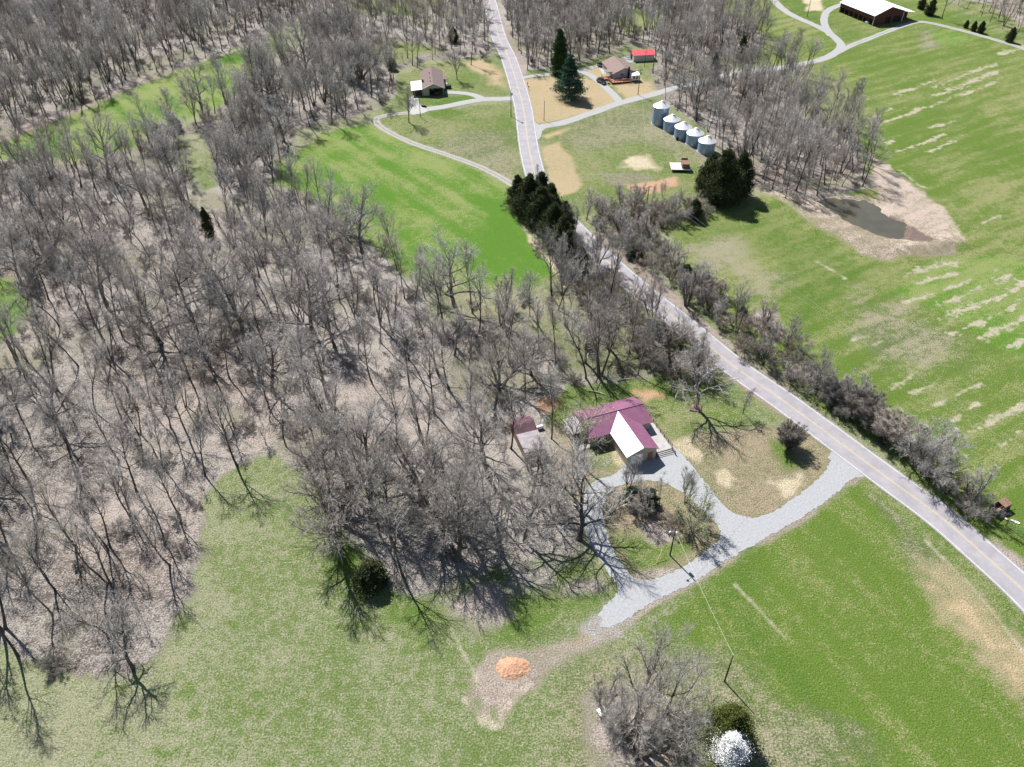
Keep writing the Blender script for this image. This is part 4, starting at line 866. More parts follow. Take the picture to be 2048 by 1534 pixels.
x, y = G(848, 214); m = MB(); m.cyl((-.9,0,.35),(.9,0,.35),.33,n=14); o = m.build('storage_drum', M['rubber']); o.location = (x,y,0); o.rotation_euler = (0,0,R(-25)); tag(o, 'black drum lying on the ground by the pad in front of the carport house', 'drum')
x, y = G(897, 176); m = MB(); m.lathe([(.001,0),(.9,.1),(1.15,.6),(.9,1.15),(.001,1.4)], 14); o = m.build('clipped_shrub', M['shrubgreen'], smooth=False); o.location = (x,y,0); tag(o, 'round dark clipped shrub at the right corner of the carport house', 'shrub')

# clay heap
def heap():
    n1 = 46; vs = []; fs = []; x0, y0 = G(1025, 1336)
    for j in range(n1):
        for i in range(n1):
            u, v = (i/(n1-1)*2-1), (j/(n1-1)*2-1); r_ = math.hypot(u, v)
            vs.append((u*2.9, v*2.3, 0))
    a = np.array(vs); nz = fbm(a[:,0]+50, a[:,1]+50, 1.1, 5)-.5; nf = fbm(a[:,0]+50, a[:,1]+50, .35, 8)-.5; r_ = np.hypot(a[:,0]/2.6, a[:,1]/2.0)+nz*.35
    z = np.clip(1-r_**1.6, -.3, 1)*.65+nf*.22*(r_ < 1.02)-.02; a[:,2] = np.where(r_ < 1.02, z, -.08)
    fs = [(j*n1+i, j*n1+i+1, (j+1)*n1+i+1, (j+1)*n1+i) for j in range(n1-1) for i in range(n1-1)]
    m = MB(); m.add(a.tolist(), fs); o = m.build('clay_heap', M['clay']); o.location = (x0, y0, 0); tag(o, 'bright orange heap of clay at the end of the dirt track', 'clay heap')
heap()

# ------------------------------------------------------------------ poles and wires
def pole(px_, py_, H, label, arm=False, trafo=False, lamp=False, rz=0, kind='utility_pole', r=.14):
    x, y = G(px_, py_); o = empty(kind, x, y, 0, rz, label, 'utility pole')
    m = MB(); m.cyl((0,0,-.1),(0,0,H),r,r*.72,n=10); m.build('shaft', M['pole'], o, True)
    if arm:
        m = MB(); m.box(-1.1,-.06,H-.5,1.1,.06,H-.38); m.build('crossarm', M['pole'], o)
        for s in (-1,0,1):
            m = MB(); m.cyl((s,0,H-.38),(s,0,H-.15),.06,n=8); m.build('insulator', M['ceramic'], o)
    else:
        m = MB(); m.cyl((0,0,H),(0,0,H+.22),.05,n=8); m.build('insulator', M['ceramic'], o)
    if trafo:
        m = MB(); m.cyl((.38,0,H-2.0),(.38,0,H-1.15),.24,n=16); m.cyl((.38,0,H-1.15),(.38,0,H-1.08),.2,n=16); t = m.build('transformer', M['steel'], o)
        m = MB(); m.cyl((.38,0,H-1.08),(.38,0,H-.85),.05,n=8); m.build('bushing', M['ceramic'], t)
    if lamp:
        m = MB(); m.cyl((0,0,H-.9),(-.8,-.4,H-.6),.04,n=6); m.build('lamp_arm', M['steel'], o)
        m = MB(); m.lathe([(.001,.25),(.12,.22),(.24,0),(.2,-.05),(.001,-.08)], 14); q = m.build('lamp_head', M['ceramic'], o); q.location = (-.9,-.45,H-.6)
    return (x, y, H)
P1 = pole(1449,1363,7.2,'dark pole standing alone in the near field above the white flowering tree', r=.13)
P2 = pole(1340,1111,7.4,'pole with transformer and lamp on the grassy island inside the drive loop', trafo=True, lamp=True)
P3 = pole(1022,233,9.6,'tall pole on the left edge of the road at the driveway mouth', trafo=True)
P4 = pole(1088,241,7.1,'slim bare pole on the dry lawn at the road junction', r=.11)
P5 = pole(841,234,7.0,'yard light pole beside the driveway of the carport house', lamp=True, r=.11)
P6 = pole(1276,190,9.6,'tall pole beside the lane in front of the white sunroom', arm=True, trafo=True)
P7 = pole(1289,135,7.4,'slim pole standing in front of the red-roofed garage', r=.11)
P8 = pole(1614,34,9.5,'pole in the fork of the farm lanes left of the barn')
P9 = pole(1292,424,8.2,'pole rising from the roadside brush below the orange clay patch', arm=True, rz=R(35))
def wire(a, b, label, sag=1.0, r=.02, m='wire', off=0):
    n = 16; mb = MB(); a = Vector(a); b = Vector(b); d = (b-a); s = Vector((-d.y, d.x, 0)).normalized()*off
    pts = [a+s+d*(i/n)-Vector((0,0,4*sag*(i/n)*(1-i/n))) for i in range(n+1)]
    for p, q in zip(pts[:-1], pts[1:]): mb.cyl(p, q, r, n=3, caps=False)
    o = mb.build('power_line', M[m]); tag(o, label, 'wire'); return o
ex, ey = G(2190, 1085)
wire(P9, (ex,ey,8.2), 'left wire of the pair crossing the big field beside the road hedge', 1.2, .018, 'wire', .8)
wire(P9, (ex,ey,8.2), 'right wire of the pair crossing the big field beside the road hedge', 1.2, .018, 'wire', -.8)
wire(P6, P9, 'wire from the sunroom pole down to the pole in the brush', 1.0, .016)
wire((P1[0],P1[1],P1[2]+.2), (P2[0],P2[1],P2[2]-.6), 'wire between the lone field pole and the island pole', .5, .016)
wire((P2[0],P2[1],P2[2]-.2), (G(1640,800)[0],G(1640,800)[1],7.5), 'thin service wire running from the island pole over the road to the hedge', .8, .012, 'wiredark')
wire(P6, P3, 'wire from the sunroom pole over the road to the driveway pole', 1.0, .014, 'wire')
gx, gy = G(1311, 1132); m = MB(); m.cyl((G(1312,1128)[0],G(1312,1128)[1],0),(P2[0],P2[1],4.2),.025,n=4); m.cyl((G(1312,1128)[0],G(1312,1128)[1],0),(G(1323,1110)[0],G(1323,1110)[1],1.6),.05,n=6)
o = m.build('guy_wire', M['lineY']); tag(o, 'pale guy wire anchored left of the island pole', 'guy wire')

# ------------------------------------------------------------------ trees
class Tubes:
    def __init__(s): s.v = []; s.q = []; s.t = []; s.n = 0
    def tubes(s, P, Rr, sides, tip=False):               # P (N,n,3), Rr (N,n)
        N, n, _ = P.shape
        if N == 0: return
        d = P[:, -1]-P[:, 0]; d /= np.linalg.norm(d, axis=1)[:, None]+1e-9
        ref = np.where(np.abs(d[:, 2:3]) < .9, np.array([[0, 0, 1.]]), np.array([[1., 0, 0]]))
        e = np.cross(d, ref); e /= np.linalg.norm(e, axis=1)[:, None]; g = np.cross(d, e)
        a = np.arange(sides)*2*math.pi/sides
        ring = e[:, None, :]*np.cos(a)[None, :, None]+g[:, None, :]*np.sin(a)[None, :, None]
        if tip:
            V = P[:, :-1, None, :]+ring[:, None]*Rr[:, :-1, None, None]
            V = np.concatenate([V.reshape(N, -1, 3), P[:, -1][:, None]], 1); m = (n-1)*sides+1
        else:
            V = (P[:, :, None, :]+ring[:, None]*Rr[:, :, None, None]).reshape(N, -1, 3); m = n*sides
        base = s.n+np.arange(N)[:, None]*m
        k = np.arange(sides); k2 = (k+1) % sides
        for j in range(n-1-(1 if tip else 0)):
            q = np.stack([j*sides+k, j*sides+k2, (j+1)*sides+k2, (j+1)*sides+k], 1)
            s.q.append((base[:, :, None]+q[None]).reshape(-1, 4))
        if tip:
            j = n-2; q = np.stack([j*sides+k, j*sides+k2, np.full(sides, m-1)], 1)
            s.t.append((base[:, :, None]+q[None]).reshape(-1, 3))
        s.v.append(V.reshape(-1, 3)); s.n += N*m
    def leaves(s, C, size, rng, up=0.0, flat=1.0):      # loose triangles
        N = len(C)
        if N == 0: return
        a = rng.normal(size=(N, 3)); a /= np.linalg.norm(a, axis=1)[:, None]
        b = rng.normal(size=(N, 3)); b -= a*(a*b).sum(1)[:, None]; b /= np.linalg.norm(b, axis=1)[:, None]
        if up: a[:, 2] += up
        a[:, 2] *= flat; b[:, 2] *= flat; sz = (size*(.6+.8*rng.random(N)))[:, None]
        V = np.stack([C+a*sz, C-a*sz*.5+b*sz*.6, C-a*sz*.5-b*sz*.6], 1).reshape(-1, 3)
        s.t.append(s.n+np.arange(3*N).reshape(-1, 3)); s.v.append(V); s.n += 3*N
    def arrays(s):
        v = np.concatenate(s.v); q = np.concatenate(s.q) if s.q else np.zeros((0, 4), int); t = np.concatenate(s.t) if s.t else np.zeros((0, 3), int)
        return v, q, t
def mesh_of(name, parts):                                # parts: [(Tubes, material)]
    me = bpy.data.meshes.new(name); V = []; Q = []; T = []; mq = []; mt = []; n = 0
    for i, (tb, m) in enumerate(parts):
        v, q, t = tb.arrays(); V.append(v); Q.append(q+n); T.append(t+n); mq.append(np.full(len(q), i)); mt.append(np.full(len(t), i)); n += len(v); me.materials.append(m)
    V = np.concatenate(V); Q = np.concatenate(Q); T = np.concatenate(T)
    me.vertices.add(len(V)); me.vertices.foreach_set('co', V.astype(np.float32).ravel())
    li = np.concatenate([Q.ravel(), T.ravel()]).astype(np.int32)
    me.loops.add(len(li)); me.loops.foreach_set('vertex_index', li)
    ls = np.concatenate([np.arange(len(Q))*4, len(Q)*4+np.arange(len(T))*3]).astype(np.int32)
    me.polygons.add(len(ls)); me.polygons.foreach_set('loop_start', ls)
    me.polygons.foreach_set('material_index', np.concatenate(mq+mt).astype(np.int32))
    me.update(calc_edges=True); return me
def paths(P, D, L, n, wig, up, rng):
    N = len(P); pts = np.zeros((N, n+1, 3)); pts[:, 0] = P; d = D.copy()
    for i in range(n):
        d = d+rng.normal(size=(N, 3))*wig; d[:, 2] += up; d /= np.linalg.norm(d, axis=1)[:, None]
        pts[:, i+1] = pts[:, i]+d*(L/n)[:, None]
    return pts
def spawn(pts, rad, L, k, t0, t1, ang, aj, lr, rng, lpow=.7, lmin=.25):
    N, n1, _ = pts.shape; t = t0+(t1-t0)*(np.arange(k)[None]+rng.random((N, k)))/k
    f = t*(n1-1); i = np.minimum(f.astype(int), n1-2); fr = (f-i)[..., None]; ar = np.arange(N)[:, None]
    P = pts[ar, i]*(1-fr)+pts[ar, i+1]*fr; T = pts[ar, i+1]-pts[ar, i]; T /= np.linalg.norm(T, axis=2)[..., None]+1e-9
    rr = rad[ar, i]*(1-fr[..., 0])+rad[ar, i+1]*fr[..., 0]
    az = (np.arange(k)[None]*2.4+rng.random((N, 1))*6.28+rng.normal(size=(N, k))*.4)
    ref = np.where(np.abs(T[..., 2:3]) < .95, np.array([0, 0, 1.]), np.array([1., 0, 0])); e = np.cross(T, ref); e /= np.linalg.norm(e, axis=2)[..., None]; g = np.cross(T, e)
    perp = e*np.cos(az)[..., None]+g*np.sin(az)[..., None]
    an = ang+rng.normal(size=(N, k))*aj
    D = T*np.cos(an)[..., None]+perp*np.sin(an)[..., None]
    Lc = L[:, None]*lr*np.maximum(lmin, (1-(t-t0)/(1.0001-t0)*lpow))*(.75+.5*rng.random((N, k)))
    return P.reshape(-1, 3), D.reshape(-1, 3), Lc.ravel(), rr.ravel()
def bare_tree(seed, H=16., r=.2, stems=1, stemang=.0, kk=(12, 6, 4, 2, 1), t0=.42, ang=.5, lr=.46, lpow=.65, wig=.05, up=.05, w1=.10, twig=.012, crook=1., aj=.14, lr2=.5, a2=.50, twl=.6, bud=0, trunkmat='bark', twigmat='twig', up1=.07):
    rng = np.random.default_rng(seed); tr = Tubes(); cr = Tubes(); bd = Tubes()
    N = stems; az = rng.random(N)*.6+np.arange(N)*6.283/max(N, 1)
    an = stemang*(.35+.9*rng.random(N)) if N > 1 else np.full(1, stemang)
    D = np.stack([np.sin(an)*np.cos(az), np.sin(an)*np.sin(az), np.cos(an)], 1)
    P = np.stack([np.cos(az), np.sin(az), 0*az], 1)*(r*1.2 if N > 1 else 0); P[:, 2] = -.15
    L = np.full(N, H*.93)*(1 if N == 1 else (.75+.3*rng.random(N)))
    p0 = paths(P, D, L, 12, wig*crook, up, rng); tt = np.linspace(0, 1, 13)
    r0 = r*(.12+.88*(1-tt)**.85)[None]*np.ones((N, 1)); r0[:, 0] *= 1.35
    tr.tubes(p0, r0, 8)
    P, D, L1, rr = spawn(p0, r0, L, kk[0], t0, .97, ang, aj, lr, rng, lpow)
    p1 = paths(P, D, L1, 7, w1*crook, up1, rng); r1 = np.minimum(rr*.66, L1*.026)[:, None]*(.2+.8*(1-np.linspace(0, 1, 8)))[None]
    tr.tubes(p1, r1, 5)
    P, D, L2, rr = spawn(p1, r1, L1, kk[1], .18, .95, a2, .14, lr2, rng, .45)
    p2 = paths(P, D, L2, 5, .10*crook, .05, rng); r2 = np.minimum(rr*.65, L2*.022+.010)[:, None]*(.3+.7*(1-np.linspace(0, 1, 6)))[None]
    cr.tubes(p2, r2, 4)
    P, D, L3, rr = spawn(p2, r2, L2, kk[2], .12, .95, .48, .15, .62, rng, .45)
    Pb, Db, Lb, rb = spawn(p1, r1, L1, 3, .6, 1., .35, .12, .30, rng, .3)
    P = np.concatenate([P, Pb]); D = np.concatenate([D, Db]); L3 = np.concatenate([L3, Lb]); rr = np.concatenate([rr, rb])
    p3 = paths(P, D, L3, 3, .10*crook, .04, rng); r3 = np.maximum(np.minimum(rr*.6, .024), twig*1.3)[:, None]*(.5+.5*(1-np.linspace(0, 1, 4)))[None]
    cr.tubes(p3, r3, 3)
    P, D, L4, rr = spawn(p3, r3, np.maximum(L3, .7), kk[3], .1, .95, .45, .15, .75, rng, .35)
    p4 = paths(P, D, L4, 2, .10, .03, rng); r4 = np.full((len(P), 3), twig)*np.array([1, .85, .6]); cr.tubes(p4, r4, 3, True)
    P, D, L5, rr = spawn(p4, r4, np.full(len(L4), twl), kk[4], .1, .95, .5, .18, 1., rng, .2)
    p5 = paths(P, D, L5, 1, .05, .0, rng); cr.tubes(p5, np.full((len(P), 2), twig*.75), 3, True)
    out = [('trunk', tr, trunkmat), ('crown', cr, twigmat)]
    if bud:
        C = p5[rng.random(len(p5)) < bud*2][:, 1]; bd.leaves(np.concatenate([C, C+rng.normal(size=C.shape)*.07]), .095, rng); out.append(('buds', bd, 'bud'))
    return out
def evergreen(seed, H, Rr, prof, n, size, folmat, clumps=90, t0=.04, trunk=.22, up=.3, rough=.3, layers=0):
    rng = np.random.default_rng(seed); tr = Tubes(); fo = Tubes()
    tt = np.linspace(0, 1, 9); tr.tubes(np.stack([0*tt, 0*tt, tt*H*.95-.1], 1)[None], (trunk*(1-.9*tt))[None], 7)
    def env(t): return np.interp(t, *zip(*prof))
    # lobes: clumps of sprays at the end of short boughs
    t = t0+(1-t0)*rng.random(clumps)**1.15; az = rng.random(clumps)*6.283
    if layers: t = (np.floor(t*layers)+rng.random(clumps)*.35)/layers
    rad = env(t)*Rr*(1-rough+rough*1.6*rng.random(clumps)); ctr = np.stack([rad*.82*np.cos(az), rad*.82*np.sin(az), t*H], 1)
    b0 = np.stack([0*t, 0*t, np.maximum(.3, t*H-rad*.25)], 1); tr.tubes(np.stack([b0, ctr], 1), np.stack([0*t+.05, 0*t+.015], 1), 3)
    k = rng.integers(0, clumps, n); cs = (.22+.22*rng.random(clumps))*np.maximum(.35, env(t))*Rr
    fl = .35 if layers else .75
    C = ctr[k]+rng.normal(size=(n, 3))*cs[k][:, None]*np.array([1, 1, fl])*.62
    m = n//3; t2 = t0+(1-t0)*rng.random(m); az = rng.random(m)*6.283; rd_ = env(t2)*Rr*np.sqrt(rng.random(m))*.8
    if not layers: C = np.concatenate([C, np.stack([rd_*np.cos(az), rd_*np.sin(az), t2*H], 1)])
    else:
        f = rng.random(m)[:, None]; kk_ = rng.integers(0, clumps, m); C = np.concatenate([C, b0[kk_]*(1-f)+ctr[kk_]*f+rng.normal(size=(m, 3))*.15*Rr*.3])
    C = C[C[:, 2] > .15]
    fo.leaves(C, size, rng, up, .35 if folmat == 'blossom' else 1.0)
    return [('trunk', tr, 'bark'), ('blossom' if folmat == 'blossom' else 'foliage', fo, folmat)]
PRO = {}; FLAT = []
def proto(key, parts, H):
    PRO[key] = dict(meshes=[(nm, mesh_of(nm, [(tb, M[m])])) for nm, tb, m in parts], H=H, parts=parts, used=False, root=None)
# tall forest trees
proto('F1', bare_tree(11, 16, .19, t0=.40, ang=.45, lr=.46), 16)
proto('F2', bare_tree(12, 16, .17, t0=.48, ang=.38, lr=.44, wig=.07), 16)
proto('F3', bare_tree(13, 17, .22, kk=(12,6,4,2,1), t0=.34, ang=.58, lr=.45, crook=1.3), 17)
proto('F4', bare_tree(14, 15, .15, kk=(11,6,4,2,1), t0=.36, ang=.36, lr=.46, stemang=.12), 15)
proto('F5', bare_tree(15, 16, .16, stems=2, stemang=.20, kk=(9,6,4,2,1), t0=.38, ang=.42, lr=.42), 16)
proto('F6', bare_tree(16, 17, .20, kk=(12,6,4,2,1), t0=.44, ang=.48, lr=.44, wig=.08, crook=1.2, stemang=.08), 17)
proto('F7', bare_tree(17, 15, .16, t0=.40, ang=.42, lr=.40, twigmat='twigbrown', trunkmat='barkgrey'), 15)
# forked tree, spreading oaks
proto('Y1', bare_tree(21, 17, .22, stems=3, stemang=.34, kk=(9,6,4,2,1), t0=.34, ang=.42, lr=.36, up=.03), 17)
proto('S1', bare_tree(22, 15, .44, kk=(16,9,5,3,1), t0=.18, ang=.95, lr=.66, lpow=.45, crook=1.4, w1=.14, up=.02, a2=.6), 15)
proto('S2', bare_tree(23, 14, .36, stems=5, stemang=.62, kk=(10,8,5,3,1), t0=.16, ang=.62, lr=.50, lpow=.35, crook=1.5, up=.03, trunkmat='barkgrey', a2=.6), 14)
proto('S4', bare_tree(29, 14, .36, stems=6, stemang=.62, kk=(11,9,6,3,1), t0=.16, ang=.55, lr=.48, lpow=.35, crook=1.3, up=.03, trunkmat='bark', a2=.55, twigmat='twigbrown', twig=.010), 14)
proto('S3', bare_tree(24, 15, .40, kk=(13,8,5,3,1), t0=.24, ang=.85, lr=.55, lpow=.45, crook=1.7, w1=.18, trunkmat='barkgrey', a2=.6), 15)
# small vase-shaped trees, budding tree, saplings
proto('M1', bare_tree(31, 9, .13, stems=3, stemang=.35, kk=(8,5,4,2,1), t0=.20, ang=.42, lr=.46, twl=.5), 9)
proto('M2', bare_tree(32, 9, .14, kk=(14,7,4,2,1), t0=.18, ang=.55, lr=.55, twl=.5, up1=.09), 9)
proto('M3', bare_tree(33, 10, .15, stems=5, stemang=.42, kk=(8,5,4,2,1), t0=.16, ang=.42, lr=.44, twl=.5, crook=1.2), 10)
proto('G1', bare_tree(34, 12, .17, stems=2, stemang=.16, kk=(10,6,4,2,1), t0=.34, ang=.6, lr=.46, bud=.22), 12)
proto('G2', bare_tree(35, 8, .12, stems=6, stemang=.62, kk=(8,5,4,2,1), t0=.12, ang=.5, lr=.46, bud=.40, twl=.45), 8)
proto('T1', bare_tree(36, 7, .055, kk=(8,4,3,2,1), t0=.3, ang=.45, lr=.32, twl=.4), 7)
proto('T2', bare_tree(37, 6, .05, stems=2, stemang=.2, kk=(7,4,3,2,1), t0=.25, ang=.45, lr=.36, twl=.4), 6)
# brush, dense upright shrub
proto('B1', bare_tree(41, 3.8, .035, stems=13, stemang=.80, kk=(6,4,3,2,1), t0=.12, ang=.5, lr=.5, twl=.4, crook=1.5, twigmat='twigbrown', twig=.011, up=-.01), 3.4)
proto('B2', bare_tree(42, 4.6, .045, stems=10, stemang=.6, kk=(6,4,3,2,1), t0=.12, ang=.45, lr=.45, twl=.4, crook=1.4, twig=.011, twigmat='twigbrown'), 4.2)
proto('B3', bare_tree(43, 3.2, .03, stems=12, stemang=1.0, kk=(5,4,3,2,1), t0=.12, ang=.5, lr=.5, twl=.35, crook=1.8, twigmat='twigbrown', twig=.011, up=-.03), 2.6)
proto('V1', bare_tree(44, 5.4, .05, stems=46, stemang=.60, kk=(9,4,3,2,1), t0=.08, ang=.22, lr=.5, lpow=.75, twl=.4, twigmat='twigbrown', twig=.011, up=.025, crook=.6, a2=.25), 5.0)
CED = [(0,.7),(.15,.96),(.4,.95),(.65,.74),(.86,.46),(1,.06)]
proto('C1', evergreen(51, 10, 3.0, CED, 24000, .16, 'cedar', 110, rough=.55), 10)
proto('C2', evergreen(52, 12, 4.0, CED, 34000, .17, 'cedar', 130, rough=.6), 12)
proto('C3', evergreen(53, 5, 1.8, CED, 9000, .13, 'cedar', 70), 5)
proto('C4', evergreen(54, 9, 3.6, [(0,.9),(.2,1),(.5,.9),(.75,.66),(.92,.36),(1,.1)], 42000, .13, 'cedarolive', 210), 9)
proto('PN', evergreen(55, 16, 5.6, [(0,.55),(.16,1),(.3,.92),(.55,.62),(.8,.30),(1,.03)], 17000, .24, 'pine', 120, t0=.14, trunk=.3, layers=12, rough=.34), 16)
proto('SP', evergreen(56, 17, 3.2, [(0,.95),(.1,1),(.4,.82),(.7,.6),(.9,.35),(1,.06)], 26000, .22, 'spruce', 170, t0=.02, trunk=.25), 17)
proto('E1', evergreen(57, 3.2, 1.7, [(0,.9),(.3,1),(.7,.75),(1,.3)], 7000, .11, 'shrubgreen', 40, rough=.5), 3.2)
proto('W1', evergreen(61, 6.5, 2.25, [(0,.35),(.15,.75),(.35,1),(.6,.95),(.8,.72),(.94,.42),(1,.15)], 26000, .085, 'blossom', 170, t0=.10, trunk=.12, rough=.42), 6.5)
sn = Tubes(); sn.tubes(np.array([[[0,0,-.1],[.05,0,3],[.0,.1,6],[.1,.1,9.2]]], float), np.array([[.16,.13,.1,.04]]), 7); sb_ = Tubes(); sb_.tubes(np.array([[[0,.03,5],[.8,.3,6.2],[1.2,.4,7]],[[.05,.1,7],[-.6,-.1,8],[-.8,0,8.8]]], float), np.array([[.05,.035,.015]]*2), 5)
proto('N1', [('trunk', sn, 'snag'), ('limb', sb_, 'snag')], 9.2)

def plant(key, x, y, H, label, cat='tree', group=None, rz=None, name=None, lean=None, wide=1.0):
    p = PRO[key]; s = H/p['H']
    if name is None:
        name = {'F':'bare_tree','Y':'forked_tree','S':'oak_tree','M':'small_tree','G':'budding_tree','T':'sapling','B':'thicket','V':'upright_shrub','C':'cedar_tree','P':'pine_tree','E':'evergreen_shrub','W':'flowering_tree','N':'dead_snag'}[key[0]]
        if key == 'SP': name = 'spruce_tree'
    if p['root'] is None:
        r = empty(name, 0, 0)
        for nm, me in p['meshes']:
            o = bpy.data.objects.new(nm, me); COL.objects.link(o); o.parent = r
        p['root'] = r; p['nm'] = name
    else:
        r = p['root'].copy(); COL.objects.link(r)
        for ch in p['root'].children:
            c = ch.copy(); COL.objects.link(c); c.parent = r
        r.name = name
    for k in ('label', 'category', 'group'):
        if k in r: del r[k]
    r.location = (x, y, 0); r.scale = (s*wide, s*wide, s)
    l = lean or (random.uniform(-.05, .05), random.uniform(-.05, .05))
    r.rotation_euler = (l[0], l[1], random.uniform(0, 6.28) if rz is None else rz)
    tag(r, label, cat, group); return r

taken = []                                               # bases already used
def at(key, b, ty, label, cat='tree', group=None, H=None, **k):
    x, y = G(*b); h = H if H else HT(b, ty); taken.append((x, y)); return plant(key, x, y, h, label, cat, group, **k)
# --- the ones the photo lets one tell apart
at('S4', (1278,1505), 0, 'big spreading bare tree at the bottom edge, left of the white flowering tree', H=15.5, rz=.4, wide=1.15)
at('M3', (1208,1425), 0, 'many-stemmed bare tree rising behind the tiny box shelter', H=10)
at('M2', (1345,1545), 0, 'low twiggy bare tree at the bottom edge between the big oak and the cedar', H=8)
at('C4', (1456,1482), 0, 'broad olive-green cedar right behind the white flowering tree', H=7.8, rz=1)
at('W1', (1452,1513), 0, 'white flowering tree in front of the olive-green cedar', 'flowering tree', H=6.6)
at('C3', (744,1166), 0, 'dark low evergreen at the edge of the wood above the bottom meadow', H=5.2, wide=1.5)
at('S1', (916,1120), 0, 'largest oak, throwing a wide fan of branch shadows toward the clay heap', H=17, rz=2.1)
at('S3', (1004,1112), 0, 'crooked oak just right of the largest oak', H=14)
at('F3', (806,1152), 0, 'tall leaning tree with a split shadow, left of the largest oak', H=18)
at('F6', (786,1085), 0, 'tall slim tree behind the one left of the largest oak', H=18)
at('F1', (760,1070), 0, 'straight tall tree above the dark low evergreen', H=17)
at('S3', (1050,1082), 0, 'oak whose shadow reaches across the left arm of the drive loop', H=14, rz=3)
at('F3', (1106,1040), 0, 'wide-crowned tree beside the left arm of the drive loop', H=14)
at('S1', (1062,1000), 0, 'low-forked tree between the shed and the drive loop', H=12, rz=.8)
at('N1', (1003,1052), 0, 'pale dead snag standing upright among the dark oaks', H=10)
at('G1', (1161,934), 765, 'tree with yellow-green budding crown leaning over the left end of the maroon roof', H=17, rz=.5)
at('F4', (1103,878), 0, 'dark curved tree between the shed and the maroon-roofed house', H=16)
at('S3', (1083,962), 0, 'several-limbed tree just below the shed', H=11, rz=1.2)
at('M1', (1256,978), 890, 'bare tree rising out of the dark shrubs at the top of the island', H=8)
at('E1', (1292,1012), 0, 'dark evergreen shrub at the right of the island clump', 'shrub', H=4)
at('E1', (1262,1005), 0, 'dark vine-covered shrub at the left of the island clump', 'shrub', H=3.6)
at('B2', (1275,1030), 0, 'bare vine thicket in front of the dark island shrubs', 'thicket', H=5)
at('F4', (1284,1040), 0, 'slim bare tree growing from the island vine thicket', H=10)
at('T1', (1318,1013), 944, 'lone slim sapling in the middle of the island', H=8.5)
at('M1', (1370,1006), 900, 'vase-shaped tree with a few green buds at the upper right of the island', H=9)
at('G2', (1384,1060), 0, 'bushy yellow-green budding tree casting a shadow on the drive', H=8.5)
at('B1', (1345,1052), 0, 'brown thicket at the left foot of the yellow-green budding tree', 'thicket', H=3.2)
at('S3', (1391,816), 680, 'broad bare yard tree growing out of the square bed', H=15.5, rz=.4)
at('T2', (1486,826), 765, 'thin young tree on the lawn between the square bed and the road', H=8)
at('T1', (1392,870), 0, 'small leafless sapling at the edge of the lawn below the square bed', H=3.5)
at('V1', (1576,897), 838, 'dense upright shrub standing alone on the dry lawn by the road', 'shrub', H=5.3)
at('Y1', (1200,751), 583, 'tall forked tree at the back edge of the lawn behind the maroon-roofed house', H=20)
at('F6', (1172,757), 560, 'tall curved tree left of the forked one behind the house', H=19)
at('S1', (909,612), 471, 'big round-crowned tree in front of the bright meadow', H=18.5)
at('F2', (945,626), 486, 'slender tall tree right beside the round-crowned meadow tree', H=18)
at('M1', (1013,615), 518, 'small vase-shaped tree on the lower edge of the bright meadow', H=11)
at('F5', (761,651), 471, 'tall twin-stemmed tree left of the round-crowned meadow tree', H=21)
at('Y1', (784,661), 520, 'bushy tree close to the tall twin-stemmed one', H=15)
at('F2', (1130,651), 520, 'tall pale tree between the meadow corner and the road', H=17)
at('F4', (1060,632), 515, 'slim tree between the two small trees on the lower meadow edge', H=15)
at('M3', (1195,530), 415, 'open vase-shaped tree close to the left side of the road', H=14)
at('M1', (1225,560), 470, 'small tree leaning over the road next to the vase-shaped one', H=8)
at('F5', (1148,478), 392, 'light feathery tree rising behind the roadside cedars', H=12)
at('M1', (1076,392), 322, 'bare tree behind the roadside cedars at the end of the farm track', H=9)
at('F5', (1472,672), 547, 'tall two-stemmed tree standing on the right bank of the road', H=15.5)
at('M3', (1372,611), 500, 'many-stemmed tree on the right side of the road in the brush', H=13)
at('M2', (1626,787), 700, 'round-topped grey tree in the roadside hedge', H=11)
at('M3', (1701,822), 728, 'wide grey tree in the roadside hedge next to the round-topped one', H=11.5)
at('M3', (1826,932), 858, 'pale twiggy tree in the hedge across the road from the drive mouth', H=13)
at('S2', (1850,949), 868, 'crooked open tree in the hedge with limbs reaching toward the big field', H=11.5)
at('M1', (1878,962), 880, 'small tree in the hedge, its shadow falling over the edge line', H=11)
at('M1', (1938,1008), 930, 'last bare tree of the hedge before the old wagon', H=10.5)
at('V1', (1773,880), 0, 'dense dark rounded bush in the middle of the roadside hedge', 'shrub', H=6, wide=1.3)
at('V1', (1716,838), 0, 'thick vine-covered bush left of the dark rounded one in the hedge', 'shrub', H=6.5, wide=1.2)
at('V1', (1668,805), 0, 'smaller vine-tangled bush in the hedge above the drive mouth', 'shrub', H=5, wide=1.2)
for i, (b, h, wd, lab) in enumerate([((1058,433),12.5,1.05,'uppermost of the dark roadside cedars, next to the bright meadow'),((1080,418),11,1,'cedar whose foot stands closest to the farm track end'),((1082,455),12,1.1,'bulky cedar in the middle of the roadside clump'),((1102,442),11,1,'cedar on the road side of the clump'),((1104,480),11,1.05,'lower cedar of the roadside clump by the straw-coloured field edge'),((1124,500),10,1,'last and lowest cedar of the roadside clump'),((1128,468),9.5,.95,'cedar half hidden by grey twigs at the road edge'),((1140,520),8.5,1.0,'small dark cedar just below the roadside clump, under bare twigs'),((1160,542),7,1.0,'lowest dark cedar below the roadside clump beside the litter'),((1036,415),10,.9,'cedar jutting left from the clump over the bright meadow')]):
    at('C1' if i % 2 else 'C2', b, 0, lab, 'cedar', 'dark cedars along the left of the road', H=h, wide=wd*(.9 if i % 2 == 0 else 1.05))
